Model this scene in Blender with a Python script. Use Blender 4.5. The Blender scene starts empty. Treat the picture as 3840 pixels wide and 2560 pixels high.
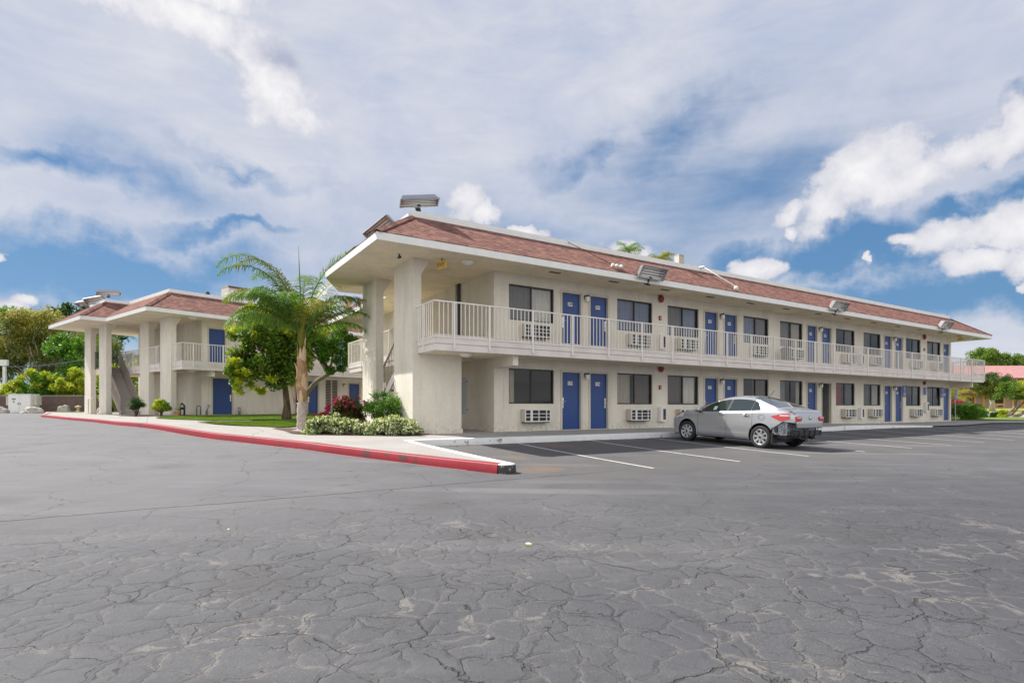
import bpy, bmesh, math, random
import numpy as np
from mathutils import Vector, Matrix, Euler
from mathutils.geometry import delaunay_2d_cdt
C = bpy.context.scene.collection
R = math.radians
rnd = random.Random(7)
CAMZ = 0.74

# ------------------------------------------------------------------ materials
MATS = {}
def node_mat(name):
    m = bpy.data.materials.new(name); m.use_nodes = True
    nt = m.node_tree; nt.nodes.clear()
    out = nt.nodes.new('ShaderNodeOutputMaterial')
    b = nt.nodes.new('ShaderNodeBsdfPrincipled')
    nt.links.new(b.outputs[0], out.inputs[0])
    MATS[name] = m
    return m, nt, b, out
def N(nt, t, **kw):
    n = nt.nodes.new(t)
    for k, v in kw.items():
        if k.startswith('i_'):
            key = k[2:]
            key = int(key) if key.isdigit() else key
            n.inputs[key].default_value = v
        else: setattr(n, k, v)
    return n
def lk(nt, a, b): nt.links.new(a, b)
def ramp(nt, fac, stops, interp='LINEAR'):
    r = nt.nodes.new('ShaderNodeValToRGB'); r.color_ramp.interpolation = interp
    el = r.color_ramp.elements
    while len(el) < len(stops): el.new(0.5)
    for e, (p, c) in zip(el, stops):
        e.position = p; e.color = (c[0], c[1], c[2], 1) if not isinstance(c, (int, float)) else (c, c, c, 1)
    if fac is not None: lk(nt, fac, r.inputs[0])
    return r.outputs[0]
def mth(nt, op, a, b=None, c=None, clamp=False):
    n = nt.nodes.new('ShaderNodeMath'); n.operation = op; n.use_clamp = clamp
    for i, v in enumerate((a, b, c)):
        if v is None: continue
        if isinstance(v, (int, float)): n.inputs[i].default_value = v
        else: lk(nt, v, n.inputs[i])
    return n.outputs[0]
def mrange(nt, v, a, b, c=0.0, d=1.0, smooth=True):
    n = nt.nodes.new('ShaderNodeMapRange')
    n.interpolation_type = 'SMOOTHSTEP' if smooth else 'LINEAR'
    lk(nt, v, n.inputs[0])
    for i, q in enumerate((a, b, c, d)): n.inputs[i+1].default_value = q
    return n.outputs[0]
def mixc(nt, fac, a, b, mode='MIX'):
    n = nt.nodes.new('ShaderNodeMix'); n.data_type = 'RGBA'; n.blend_type = mode
    for idx, v in ((0, fac), (6, a), (7, b)):
        if isinstance(v, (int, float)): n.inputs[idx].default_value = v
        elif isinstance(v, tuple): n.inputs[idx].default_value = (v[0], v[1], v[2], 1)
        else: lk(nt, v, n.inputs[idx])
    return n.outputs[2]
def noise(nt, vec, scale, detail=4, rough=.55, dist=0, dim='3D'):
    n = nt.nodes.new('ShaderNodeTexNoise'); n.noise_dimensions = dim
    n.inputs['Scale'].default_value = scale; n.inputs['Detail'].default_value = detail
    n.inputs['Roughness'].default_value = rough; n.inputs['Distortion'].default_value = dist
    if vec is not None: lk(nt, vec, n.inputs['Vector'])
    return n.outputs['Fac']
def bump(nt, b, h, strength=.3, dist=.01, prev=None):
    n = nt.nodes.new('ShaderNodeBump'); n.inputs['Strength'].default_value = strength; n.inputs['Distance'].default_value = dist
    lk(nt, h, n.inputs['Height'])
    if prev is not None: lk(nt, prev, n.inputs['Normal'])
    lk(nt, n.outputs[0], b.inputs['Normal'])
    return n.outputs[0]

def simple(name, col, rough=.6, metal=0, var=.12, vscale=3., bmp=0, bscale=60, spec=None, coat=0):
    m, nt, b, out = node_mat(name)
    tc = N(nt, 'ShaderNodeTexCoord').outputs['Object']
    f = noise(nt, tc, vscale, 5, .6)
    k = lambda s: tuple(min(1, c*s) for c in col)
    c = ramp(nt, f, [(.3, k(1-var)), (.7, k(1+var))])
    lk(nt, c, b.inputs['Base Color'])
    b.inputs['Roughness'].default_value = rough; b.inputs['Metallic'].default_value = metal
    if spec is not None: b.inputs['Specular IOR Level'].default_value = spec
    if coat: b.inputs['Coat Weight'].default_value = coat; b.inputs['Coat Roughness'].default_value = .05
    if bmp: bump(nt, b, noise(nt, tc, bscale, 3), bmp, .01)
    return m

def stucco(name, col, dirt=(.36, .32, .26)):
    m, nt, b, out = node_mat(name)
    tc = N(nt, 'ShaderNodeTexCoord').outputs['Object']
    mp = N(nt, 'ShaderNodeMapping'); mp.inputs['Scale'].default_value = (1, 1, .35); lk(nt, tc, mp.inputs[0])
    f1 = noise(nt, mp.outputs[0], 1.1, 6, .65)
    f2 = noise(nt, tc, 9, 5, .6)
    c = ramp(nt, f1, [(.3, tuple(x*.83 for x in col)), (.52, col), (.75, tuple(min(1, x*1.07) for x in col))])
    c = mixc(nt, mrange(nt, f2, .35, .75, 0, .3), c, tuple(x*.8 for x in col))
    st = N(nt, 'ShaderNodeMapping'); st.inputs['Scale'].default_value = (3.5, 3.5, .18); lk(nt, tc, st.inputs[0])
    f3 = noise(nt, st.outputs[0], 1.3, 5, .7)
    c = mixc(nt, mrange(nt, f3, .56, .82, 0, .42), c, dirt)
    # scuffs low on the wall
    sep = N(nt, 'ShaderNodeSeparateXYZ'); lk(nt, tc, sep.inputs[0])
    low = mth(nt, 'MULTIPLY', mrange(nt, sep.outputs[2], .45, -.1, 0, 1), mrange(nt, f2, .4, .65))
    c = mixc(nt, mth(nt, 'MULTIPLY', low, .4), c, dirt)
    lk(nt, c, b.inputs['Base Color']); b.inputs['Roughness'].default_value = .95
    b.inputs['Specular IOR Level'].default_value = .15
    h = mth(nt, 'ADD', noise(nt, tc, 38, 4, .6, .6), mth(nt, 'MULTIPLY', noise(nt, tc, 14, 3, .6, 1.2), .9))
    bump(nt, b, h, .9, .025)
    return m

stucco('stucco', (.80, .75, .655))
stucco('soffit_stucco', (.86, .77, .60), (.42, .33, .21))
simple('white_paint', (.80, .79, .76), .5, var=.05)
simple('rail_paint', (.78, .74, .69), .45, var=.05)
simple('fascia_paint', (.70, .64, .60), .6, var=.10, vscale=2)
simple('frame_paint', (.60, .54, .44), .6, var=.05)
simple('bronze', (.022, .020, .018), .4, var=.1)
simple('dark_metal', (.05, .05, .055), .5, var=.1)
simple('black_plastic', (.018, .018, .02), .45, var=.1)
simple('grey_metal', (.35, .35, .36), .4, .6)
simple('panel_grey', (.16, .16, .165), .5)
simple('steel', (.62, .62, .62), .3, .9)
simple('door_blue', (.017, .060, .225), .42, var=.08, vscale=1.2, bmp=.03, bscale=30)
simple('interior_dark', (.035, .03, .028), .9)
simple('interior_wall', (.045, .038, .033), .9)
simple('ac_beige', (.52, .48, .41), .55, var=.07)
simple('ac_white', (.74, .73, .70), .5, var=.05)
simple('alarm_red', (.24, .020, .016), .45, var=.1)
simple('lamp_glass', (.82, .80, .78), .3, var=.02)
simple('exit_yellow', (.72, .52, .12), .5)
simple('sign_blue', (.04, .07, .42), .4, var=.03)
simple('sign_white', (.85, .85, .85), .5, var=.01)
simple('ink', (.03, .03, .03), .6, var=.01)
simple('chimney_tan', (.45, .30, .16), .8)
simple('stair_brown', (.20, .165, .15), .8, var=.15)
simple('stair_rail', (.34, .29, .26), .6, var=.1)
simple('tread_concrete', (.42, .39, .37), .9, var=.15)
simple('terracotta', (.50, .27, .15), .85)
simple('rock', (.42, .38, .33), .95, var=.35, vscale=4, bmp=.6, bscale=12)
simple('lantern_stone', (.55, .47, .30), .95, var=.2)
simple('roof_flat', (.55, .54, .52), .9)
simple('mulch', (.10, .065, .045), 1.0, var=.4, vscale=30, bmp=.8, bscale=50)
simple('ochre_wall', (.62, .36, .075), .9, var=.08)
simple('taupe_door', (.36, .26, .24), .8, var=.06)
simple('brown_trim', (.13, .06, .05), .8)
simple('pink_roof', (.42, .21, .20), .9, var=.18, vscale=2, bmp=.3, bscale=8)
simple('cable', (.02, .02, .02), .7)
simple('curtain_light', (.88, .84, .78), .9, var=.08)
simple('curtain_grey', (.30, .29, .30), .9, var=.08)
simple('curtain_dark', (.19, .165, .14), .9, var=.1)
simple('curtain_sky_reflect', (.30, .36, .52), .8, var=.08)  # bluish reflection in the upper panes, painted into the cloth colour
simple('curtain_tan', (.62, .56, .46), .9, var=.1)
simple('red_cloth', (.42, .03, .03), .8)
simple('pipe_white', (.8, .78, .74), .5)

def brick_roof(name, c1, c2, c3):
    m, nt, b, out = node_mat(name)
    uv = N(nt, 'ShaderNodeTexCoord').outputs['UV']
    dn = N(nt, 'ShaderNodeTexNoise'); dn.inputs['Scale'].default_value = 3.; lk(nt, uv, dn.inputs['Vector'])
    va = N(nt, 'ShaderNodeVectorMath', operation='MULTIPLY_ADD'); lk(nt, dn.outputs['Color'], va.inputs[0]); va.inputs[1].default_value = (.02, .012, 0); lk(nt, uv, va.inputs[2])
    br = N(nt, 'ShaderNodeTexBrick'); lk(nt, va.outputs[0], br.inputs['Vector'])
    br.offset = .5; br.offset_frequency = 2; br.squash = .8; br.squash_frequency = 3
    br.inputs['Scale'].default_value = 1; br.inputs['Mortar Size'].default_value = .014
    br.inputs['Mortar Smooth'].default_value = .3; br.inputs['Brick Width'].default_value = .36; br.inputs['Row Height'].default_value = .15
    br.inputs['Bias'].default_value = -.1
    br.inputs['Color1'].default_value = (*c1, 1); br.inputs['Color2'].default_value = (*c2, 1); br.inputs['Mortar'].default_value = (*c3, 1)
    f = noise(nt, uv, 1.1, 5, .7)
    c = mixc(nt, mrange(nt, f, .35, .7, 0, .40), br.outputs['Color'], tuple(x*1.3 for x in c1))
    dsp = N(nt, 'ShaderNodeSeparateXYZ'); lk(nt, va.outputs[0], dsp.inputs[0])
    row = mth(nt, 'FLOOR', mth(nt, 'DIVIDE', dsp.outputs[1], .15)); frr = mth(nt, 'FRACT', mth(nt, 'DIVIDE', dsp.outputs[1], .15))
    wn_ = N(nt, 'ShaderNodeTexWhiteNoise', noise_dimensions='2D'); wc = N(nt, 'ShaderNodeCombineXYZ')
    lk(nt, mth(nt, 'FLOOR', mth(nt, 'ADD', mth(nt, 'DIVIDE', dsp.outputs[0], .17), mth(nt, 'MULTIPLY', row, .5))), wc.inputs[0]); lk(nt, row, wc.inputs[1]); lk(nt, wc.outputs[0], wn_.inputs['Vector'])
    tab = wn_.outputs['Value']
    shadow_dash = mth(nt, 'MULTIPLY', mrange(nt, frr, .34, .20), mrange(nt, tab, .35, .5))  # shadow under the shingle edges, painted as dark dashes on random tabs
    c = mixc(nt, mth(nt, 'MULTIPLY', mth(nt, 'SUBTRACT', tab, .3, clamp=True), .35), c, (.13, .055, .05))
    c = mixc(nt, mth(nt, 'MULTIPLY', shadow_dash, .80), c, (.03, .016, .016))
    f2 = noise(nt, uv, 60, 3, .7)
    c = mixc(nt, mrange(nt, f2, .3, .8, 0, .35), c, (.08, .05, .045))
    lk(nt, c, b.inputs['Base Color']); b.inputs['Roughness'].default_value = .95; b.inputs['Specular IOR Level'].default_value = .1
    # every course is a little wedge, thickest at its lower edge
    sp = N(nt, 'ShaderNodeSeparateXYZ'); lk(nt, va.outputs[0], sp.inputs[0])
    fr = mth(nt, 'FRACT', mth(nt, 'DIVIDE', sp.outputs[1], .15))
    h = mth(nt, 'SUBTRACT', 1.0, fr)
    h = mth(nt, 'ADD', h, mth(nt, 'MULTIPLY', f2, .25))
    h = mth(nt, 'SUBTRACT', h, mth(nt, 'MULTIPLY', br.outputs['Fac'], .5))
    bump(nt, b, h, 1.0, .02)
    return m
brick_roof('shingles', (.32, .165, .13), (.18, .092, .078), (.20, .10, .085))

def leaf_mat(name, cols, trans=.35, rough=.5):
    m = bpy.data.materials.new(name); m.use_nodes = True; nt = m.node_tree; nt.nodes.clear(); MATS[name] = m
    out = N(nt, 'ShaderNodeOutputMaterial')
    g = N(nt, 'ShaderNodeNewGeometry')
    tc = N(nt, 'ShaderNodeTexCoord').outputs['Object']
    f = mth(nt, 'ADD', mth(nt, 'MULTIPLY', g.outputs['Random Per Island'], .6), mth(nt, 'MULTIPLY', noise(nt, tc, .9, 3), .5))
    n = len(cols)
    c = ramp(nt, f, [(.1 + .8*i/(n-1), cc) for i, cc in enumerate(cols)])
    b = N(nt, 'ShaderNodeBsdfPrincipled'); lk(nt, c, b.inputs['Base Color']); b.inputs['Roughness'].default_value = rough
    b.inputs['Specular IOR Level'].default_value = .35
    t = N(nt, 'ShaderNodeBsdfTranslucent')
    lk(nt, mixc(nt, 1.0, c, (1.25, 1.25, .5), 'MULTIPLY'), t.inputs[0])
    mx = N(nt, 'ShaderNodeMixShader'); mx.inputs[0].default_value = trans
    lk(nt, b.outputs[0], mx.inputs[1]); lk(nt, t.outputs[0], mx.inputs[2]); lk(nt, mx.outputs[0], out.inputs[0])
    return m
leaf_mat('leaf_broad', [(.03, .08, .012), (.07, .16, .02), (.14, .26, .03), (.32, .35, .05)])
leaf_mat('leaf_dark', [(.02, .05, .012), (.035, .09, .018), (.07, .15, .03)])
leaf_mat('leaf_bright', [(.05, .13, .01), (.10, .24, .02), (.16, .33, .03)])
leaf_mat('leaf_lime', [(.18, .26, .015), (.36, .44, .025), (.55, .58, .05)])
leaf_mat('leaf_olive', [(.07, .11, .03), (.16, .20, .05), (.27, .28, .07)])
leaf_mat('leaf_gold', [(.16, .18, .03), (.30, .29, .05), (.46, .38, .06)])
leaf_mat('leaf_red', [(.10, .045, .02), (.20, .07, .02), (.10, .12, .03)])
leaf_mat('leaf_maroon', [(.03, .012, .02), (.07, .02, .03), (.05, .05, .02)])
leaf_mat('frond', [(.04, .10, .025), (.08, .18, .035), (.14, .26, .05), (.22, .30, .06)], .35, .7)
leaf_mat('frond_gold', [(.12, .16, .02), (.24, .26, .03), (.36, .32, .04)], .3)
leaf_mat('jasmine', [(.14, .22, .05), (.50, .55, .26), (.74, .76, .52), (.88, .88, .70)], .25)
leaf_mat('jasmine_green', [(.03, .08, .012), (.07, .14, .02), (.14, .22, .05)], .25)
leaf_mat('rose', [(.38, .01, .03), (.52, .035, .11), (.62, .15, .26)], .25)

def bark(name, c1, c2, sc=6, stretch=.25):
    m, nt, b, out = node_mat(name)
    tc = N(nt, 'ShaderNodeTexCoord').outputs['Object']
    mp = N(nt, 'ShaderNodeMapping'); mp.inputs['Scale'].default_value = (1, 1, stretch); lk(nt, tc, mp.inputs[0])
    f = noise(nt, mp.outputs[0], sc, 6, .7, .8)
    lk(nt, ramp(nt, f, [(.35, c1), (.65, c2)]), b.inputs['Base Color'])
    b.inputs['Roughness'].default_value = .95; b.inputs['Specular IOR Level'].default_value = .1
    bump(nt, b, f, .8, .03)
    return m
bark('bark_brown', (.06, .04, .028), (.20, .15, .11), 9)
bark('bark_grey', (.14, .11, .09), (.34, .28, .22), 7)
bark('bark_white', (.40, .36, .28), (.62, .58, .50), 5)
bark('palm_base', (.36, .30, .25), (.60, .54, .48), 5, 1.5)
bark('palm_boot', (.22, .12, .06), (.52, .36, .20), 6, .3)
bark('palm_husk', (.50, .34, .18), (.68, .54, .38), 5, .15)

def glass(name, tint=(.02, .025, .03), refl=.5):
    m = bpy.data.materials.new(name); m.use_nodes = True; nt = m.node_tree; nt.nodes.clear(); MATS[name] = m
    out = N(nt, 'ShaderNodeOutputMaterial')
    tr = N(nt, 'ShaderNodeBsdfTransparent'); tr.inputs[0].default_value = (*tint, 1)
    gl = N(nt, 'ShaderNodeBsdfGlossy'); gl.inputs['Roughness'].default_value = .01
    fr = N(nt, 'ShaderNodeFresnel'); fr.inputs[0].default_value = 1.5
    f = mth(nt, 'ADD', mth(nt, 'MULTIPLY', fr.outputs[0], 1.0), refl, clamp=True)
    mx = N(nt, 'ShaderNodeMixShader'); lk(nt, f, mx.inputs[0]); lk(nt, tr.outputs[0], mx.inputs[1]); lk(nt, gl.outputs[0], mx.inputs[2])
    lk(nt, mx.outputs[0], out.inputs[0])
    return m
glass('window_glass', (.80, .81, .81), .0)

# ------------------------------------------------------------------ mesh builder
class MB:
    def __init__(s): s.v = []; s.f = []; s.m = []; s.uv = {}
    def poly(s, pts, mi=0, uv=None):
        n = len(s.v); s.v += [tuple(p) for p in pts]; s.f.append(tuple(range(n, n+len(pts)))); s.m.append(mi)
        if uv: s.uv[len(s.f)-1] = uv
        return s
    def hexa(s, p, mi=0):
        n = len(s.v); s.v += [tuple(q) for q in p]
        for f in ((0, 3, 2, 1), (4, 5, 6, 7), (0, 1, 5, 4), (1, 2, 6, 5), (2, 3, 7, 6), (3, 0, 4, 7)):
            s.f.append(tuple(n+i for i in f)); s.m.append(mi)
        return s
    def box(s, x0, x1, y0, y1, z0, z1, mi=0):
        return s.hexa([(x0, y0, z0), (x1, y0, z0), (x1, y1, z0), (x0, y1, z0), (x0, y0, z1), (x1, y0, z1), (x1, y1, z1), (x0, y1, z1)], mi)
    def bar(s, a, b, w, h, up=(0, 0, 1), mi=0):
        a, b = Vector(a), Vector(b); d = (b-a).normalized(); up = Vector(up)
        x = d.cross(up)
        if x.length < 1e-4: x = d.cross(Vector((1, 0, 0)))
        x.normalize(); y = x.cross(d).normalized(); x *= w/2; y *= h/2
        return s.hexa([a-x-y, a+x-y, a+x+y, a-x+y, b-x-y, b+x-y, b+x+y, b-x+y], mi)
    def prism(s, poly, z0, z1, mi=0):
        n = len(poly); b = len(s.v)
        s.v += [(p[0], p[1], z0) for p in poly] + [(p[0], p[1], z1) for p in poly]
        s.f.append(tuple(b+i for i in reversed(range(n)))); s.f.append(tuple(b+n+i for i in range(n)))
        for i in range(n): j = (i+1) % n; s.f.append((b+i, b+j, b+n+j, b+n+i))
        s.m += [mi]*(n+2); return s
    def tube(s, pts, r, n=8, mi=0, cap=True):
        pts = [Vector(p) for p in pts]; k = len(pts)
        rs = r if isinstance(r, (list, tuple)) else [r]*k
        b0 = len(s.v); ref = Vector((0, 0, 1)); px = None
        for i, p in enumerate(pts):
            d = (pts[min(i+1, k-1)]-pts[max(i-1, 0)]).normalized()
            if px is None:
                x = d.cross(ref)
                if x.length < .05: x = d.cross(Vector((1, 0, 0)))
            else: x = px - d*px.dot(d)
            x.normalize(); px = x; y = d.cross(x)
            for j in range(n):
                a = 2*math.pi*j/n; s.v.append(tuple(p + x*math.cos(a)*rs[i] + y*math.sin(a)*rs[i]))
        for i in range(k-1):
            for j in range(n):
                a = b0+i*n+j; b = b0+i*n+(j+1) % n; s.f.append((a, b, b+n, a+n)); s.m.append(mi)
        if cap:
            s.f.append(tuple(b0+j for j in reversed(range(n)))); s.f.append(tuple(b0+(k-1)*n+j for j in range(n))); s.m += [mi, mi]
        return s
    def lathe(s, prof, c=(0, 0, 0), axis='Z', n=24, mi=0):
        b0 = len(s.v)
        for (r, h) in prof:
            for j in range(n):
                a = 2*math.pi*j/n; x, y = r*math.cos(a), r*math.sin(a)
                q = {'Z': (x, y, h), 'Y': (x, h, y), 'X': (h, x, y)}[axis]
                s.v.append((c[0]+q[0], c[1]+q[1], c[2]+q[2]))
        for i in range(len(prof)-1):
            for j in range(n):
                a = b0+i*n+j; b = b0+i*n+(j+1) % n; s.f.append((a, b, b+n, a+n)); s.m.append(mi)
        return s
    def grid(s, P, mi=0):   # P: rows of points
        b0 = len(s.v); w = len(P[0])
        for row in P: s.v += [tuple(q) for q in row]
        for i in range(len(P)-1):
            for j in range(w-1):
                a = b0+i*w+j; s.f.append((a, a+1, a+w+1, a+w)); s.m.append(mi)
        return s
    def build(s, name, mat, parent=None, origin=(0, 0, 0), smooth=False, rot=None, frame=None):
        me = bpy.data.meshes.new(name)
        o = Vector(origin)
        me.from_pydata([tuple(Vector(v)-o) for v in s.v], [], s.f)
        mats = mat if isinstance(mat, (list, tuple)) else [mat]
        for mm in mats: me.materials.append(MATS[mm])
        if any(s.m): me.polygons.foreach_set('material_index', s.m)
        if s.uv:
            ul = me.uv_layers.new(name='UVMap')
            for fi, uv in s.uv.items():
                for li, q in zip(me.polygons[fi].loop_indices, uv): ul.data[li].uv = q
        if smooth: me.polygons.foreach_set('use_smooth', [True]*len(me.polygons))
        me.update()
        ob = bpy.data.objects.new(name, me); C.objects.link(ob)
        if parent is not None: ob.parent = parent
        elif frame is not None:
            ob.location = frame.w(*origin); ob.rotation_euler = (0, 0, frame.a)
        else: ob.location = o
        return ob

class Frame:
    def __init__(s, deg): s.a = R(deg); s.c = math.cos(s.a); s.s = math.sin(s.a)
    def w(s, u, v, z=0): return (u*s.c - v*s.s, u*s.s + v*s.c, z)
    def uv(s, x, y): return (x*s.c + y*s.s, -x*s.s + y*s.c)
FR = Frame(32.2); FL = Frame(51.5)

def tag(o, label, cat, group=None, kind=None):
    if kind: o['kind'] = kind
    if label: o['label'] = label
    if cat: o['category'] = cat
    if group: o['group'] = group
    return o
def thing(name, loc, rz=0, label=None, cat=None, group=None, kind=None, rot=None):
    o = bpy.data.objects.new(name, None); C.objects.link(o)
    o.location = loc; o.rotation_euler = rot if rot else (0, 0, rz); o.empty_display_size = .2
    return tag(o, label, cat, group, kind)
def copy_tree(o, parent=None):
    c = o.copy(); C.objects.link(c)
    if parent is not None: c.parent = parent
    for ch in list(o.children): copy_tree(ch, c)
    return c
def dup(o, loc, rz=None, label=None, rot=None, scale=None):
    c = copy_tree(o); c.location = loc
    if rz is not None: c.rotation_euler = (0, 0, rz)
    if rot is not None: c.rotation_euler = rot
    if scale is not None: c.scale = scale
    if label: c['label'] = label
    return c
def text_geo(mb, s, size, x, z, y, mi, facing=-1, cx=True):
    """letters as flat mesh in the xz plane at depth y"""
    cu = bpy.data.curves.new('t', 'FONT'); cu.body = s; cu.size = size; cu.align_x = 'CENTER' if cx else 'LEFT'; cu.align_y = 'CENTER'; cu.resolution_u = 2; cu.offset = size*.015
    ob = bpy.data.objects.new('t', cu); me = bpy.data.meshes.new_from_object(ob)
    n = len(mb.v)
    mb.v += [(x+v.co.x, y, z+v.co.y) for v in me.vertices]
    for p in me.polygons: mb.f.append(tuple(n+i for i in p.vertices)); mb.m.append(mi)
    bpy.data.objects.remove(ob); bpy.data.curves.remove(cu); bpy.data.meshes.remove(me)
# ------------------------------------------------------------------ terrain
def sst(x): x = max(0., min(1., x)); return x*x*(3-2*x)
def pl(x, pts):
    if x <= pts[0][0]: return pts[0][1]
    for (a, b), (c, d) in zip(pts, pts[1:]):
        if x <= c: return b + (d-b)*(x-a)/(c-a)
    return pts[-1][1]
VP = [(-60, -.55), (0, -.48), (5, -.45), (7.9, -.41), (9.7, -.36), (12.4, -.265), (13.4, -.215), (18.3, -.12), (28.9, .18), (35, .27), (38, .30), (300, .33)]
UP = [(40, -.12), (50, -.05), (82, .05), (126, .74), (300, 1.2)]
def gz(x, y):
    u, v = FR.uv(x, y)
    a = pl(v, VP)
    a += .10*sst((u-24)/7)*math.exp(-((v-13.2)/3.)**2)
    a += .07*math.exp(-((u-.6)/2.2)**2-((v-23.4)/3.)**2) - .145*math.exp(-((u-5.2)/2.0)**2-((v-20.6)/2.3)**2)
    w = sst((u-34)/14)
    return a*(1-w) + pl(u, UP)*w
def ch(x, y):
    u, v = FR.uv(x, y)
    k = .16 - .05*sst((v-18)/14)
    return k*(1-.8*sst((u-25)/8)) + (.02 if u > 25 else 0)
def hz(x, y): return gz(x, y) + ch(x, y)

# ------------------------------------------------------------------ ground materials
def m_asphalt():
    m, nt, b, out = node_mat('asphalt')
    tc = N(nt, 'ShaderNodeTexCoord').outputs['Object']
    fl = N(nt, 'ShaderNodeMapping'); fl.inputs['Scale'].default_value = (1, 1, 0); lk(nt, tc, fl.inputs[0]); P = fl.outputs[0]
    sep = N(nt, 'ShaderNodeSeparateXYZ'); lk(nt, P, sep.inputs[0]); X, Y = sep.outputs[0], sep.outputs[1]
    big = noise(nt, P, .16, 4, .55, .4); mid = noise(nt, P, .9, 6, .65, .5); fine = noise(nt, P, 45, 3, .7)
    stm = N(nt, 'ShaderNodeMapping'); stm.inputs['Rotation'].default_value = (0, 0, R(-33)); stm.inputs['Scale'].default_value = (.25, 1.6, 1); lk(nt, P, stm.inputs[0])
    streak = noise(nt, stm.outputs[0], .8, 6, .7, .5)
    c = ramp(nt, big, [(.3, (.076, .075, .082)), (.7, (.104, .102, .108))])
    c = mixc(nt, mrange(nt, mid, .35, .75, 0, .5), c, (.145, .142, .143))
    c = mixc(nt, mrange(nt, streak, .5, .75, 0, .5), c, (.195, .188, .180))
    c = mixc(nt, mrange(nt, streak, .45, .25, 0, .4), c, (.075, .075, .083))
    # lighter, browner bay by the building; darker blue-grey to the right
    u_ = mth(nt, 'ADD', mth(nt, 'MULTIPLY', X, FR.c), mth(nt, 'MULTIPLY', Y, FR.s))
    v_ = mth(nt, 'ADD', mth(nt, 'MULTIPLY', X, -FR.s), mth(nt, 'MULTIPLY', Y, FR.c))
    vn = mth(nt, 'ADD', v_, mth(nt, 'MULTIPLY', mth(nt, 'SUBTRACT', mid, .5), 2.0))
    bay = mth(nt, 'MULTIPLY', mrange(nt, vn, 5.8, 7.6), mrange(nt, u_, 4.5, 6.5))
    c = mixc(nt, mth(nt, 'MULTIPLY', bay, .5), c, (.108, .10, .094))
    right = mth(nt, 'MAXIMUM', mth(nt, 'MULTIPLY', mrange(nt, X, 0.0, 4.5), mrange(nt, Y, 13, 4.)), mth(nt, 'MULTIPLY', mrange(nt, Y, 6.5, 3.2), .55))
    c = mixc(nt, mth(nt, 'MULTIPLY', right, .7), c, (.044, .045, .053))
    left = mth(nt, 'MULTIPLY', mrange(nt, X, 1., -5.), mrange(nt, Y, 4., 10., .3, 1.))
    c = mixc(nt, mth(nt, 'MULTIPLY', left, .45), c, (.19, .19, .197))
    # ---- cracks
    dn = N(nt, 'ShaderNodeTexNoise'); dn.inputs['Scale'].default_value = 3.4; dn.inputs['Detail'].default_value = 5; lk(nt, P, dn.inputs['Vector'])
    wv = N(nt, 'ShaderNodeVectorMath', operation='MULTIPLY_ADD'); lk(nt, dn.outputs['Color'], wv.inputs[0]); wv.inputs[1].default_value = (.34, .34, 0); lk(nt, P, wv.inputs[2])
    def vor(scale, rndm=1.0):
        v = N(nt, 'ShaderNodeTexVoronoi', voronoi_dimensions='2D', feature='DISTANCE_TO_EDGE'); v.inputs['Scale'].default_value = scale
        v.inputs['Randomness'].default_value = rndm; lk(nt, wv.outputs[0], v.inputs['Vector']); return v.outputs['Distance']
    d1 = vor(4.0); d2 = vor(9.5); d0 = vor(.8); dM = vor(1.35)
    n_w = noise(nt, P, 1.7, 4, .6); n_m = noise(nt, P, .55, 3, .6); n_f = noise(nt, P, 5.5, 4, .7)
    # distance from the long joint that crosses the lot
    ja = math.atan2(3.09, 4.69)
    jd = mth(nt, 'SUBTRACT', mth(nt, 'SUBTRACT', mth(nt, 'MULTIPLY', Y, math.cos(ja)), mth(nt, 'MULTIPLY', X, math.sin(ja))), 9.27*math.cos(ja))
    jn = mth(nt, 'ADD', jd, mth(nt, 'MULTIPLY', mth(nt, 'SUBTRACT', mid, .5), .22))
    jn = mth(nt, 'ADD', jn, mth(nt, 'MULTIPLY', mth(nt, 'SUBTRACT', n_f, .5), .05))
    joint = mth(nt, 'MULTIPLY', mrange(nt, mth(nt, 'ABSOLUTE', jn), .028, .008), mrange(nt, X, 2.5, 1.))
    near = mrange(nt, mth(nt, 'ADD', jd, mth(nt, 'MULTIPLY', mth(nt, 'SUBTRACT', n_m, .5), 5)), .2, -2.6)
    near2 = mrange(nt, mth(nt, 'ADD', Y, mth(nt, 'MULTIPLY', mth(nt, 'SUBTRACT', n_m, .5), 5)), 8.5, 4.6)
    zone = mth(nt, 'MULTIPLY', near, near2)
    patch = mth(nt, 'MULTIPLY', mrange(nt, n_m, .53, .62), mth(nt, 'SUBTRACT', 1.0, bay))
    zone = mth(nt, 'MAXIMUM', zone, mth(nt, 'MULTIPLY', patch, .35))
    w1 = mth(nt, 'MULTIPLY', mrange(nt, n_w, .34, .72, .003, .042), zone)
    k1 = mth(nt, 'MULTIPLY', mrange(nt, mth(nt, 'SUBTRACT', w1, d1), -.004, .012), mrange(nt, n_f, .38, .56))
    k1 = mth(nt, 'MULTIPLY', k1, zone)
    k1 = mth(nt, 'MULTIPLY', k1, mrange(nt, noise(nt, P, .8, 4, .6, .6), .40, .58, .12, 1.0))
    wM = mth(nt, 'MULTIPLY', mrange(nt, noise(nt, P, 1.3, 4, .65), .42, .74, .0, .030), zone)
    kM = mth(nt, 'MULTIPLY', mrange(nt, mth(nt, 'SUBTRACT', wM, dM), -.002, .008), mrange(nt, n_f, .34, .5))
    k1 = mth(nt, 'MAXIMUM', k1, kM)
    w2 = mth(nt, 'MULTIPLY', mrange(nt, n_w, .42, .8, .0, .045), zone)
    k2 = mth(nt, 'MULTIPLY', mth(nt, 'LESS_THAN', d2, w2), mrange(nt, n_f, .42, .55))
    w0 = mrange(nt, n_w, .3, .7, .0012, .008)
    k0 = mth(nt, 'MULTIPLY', mth(nt, 'LESS_THAN', d0, w0), mrange(nt, n_f, .40, .50))
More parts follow.
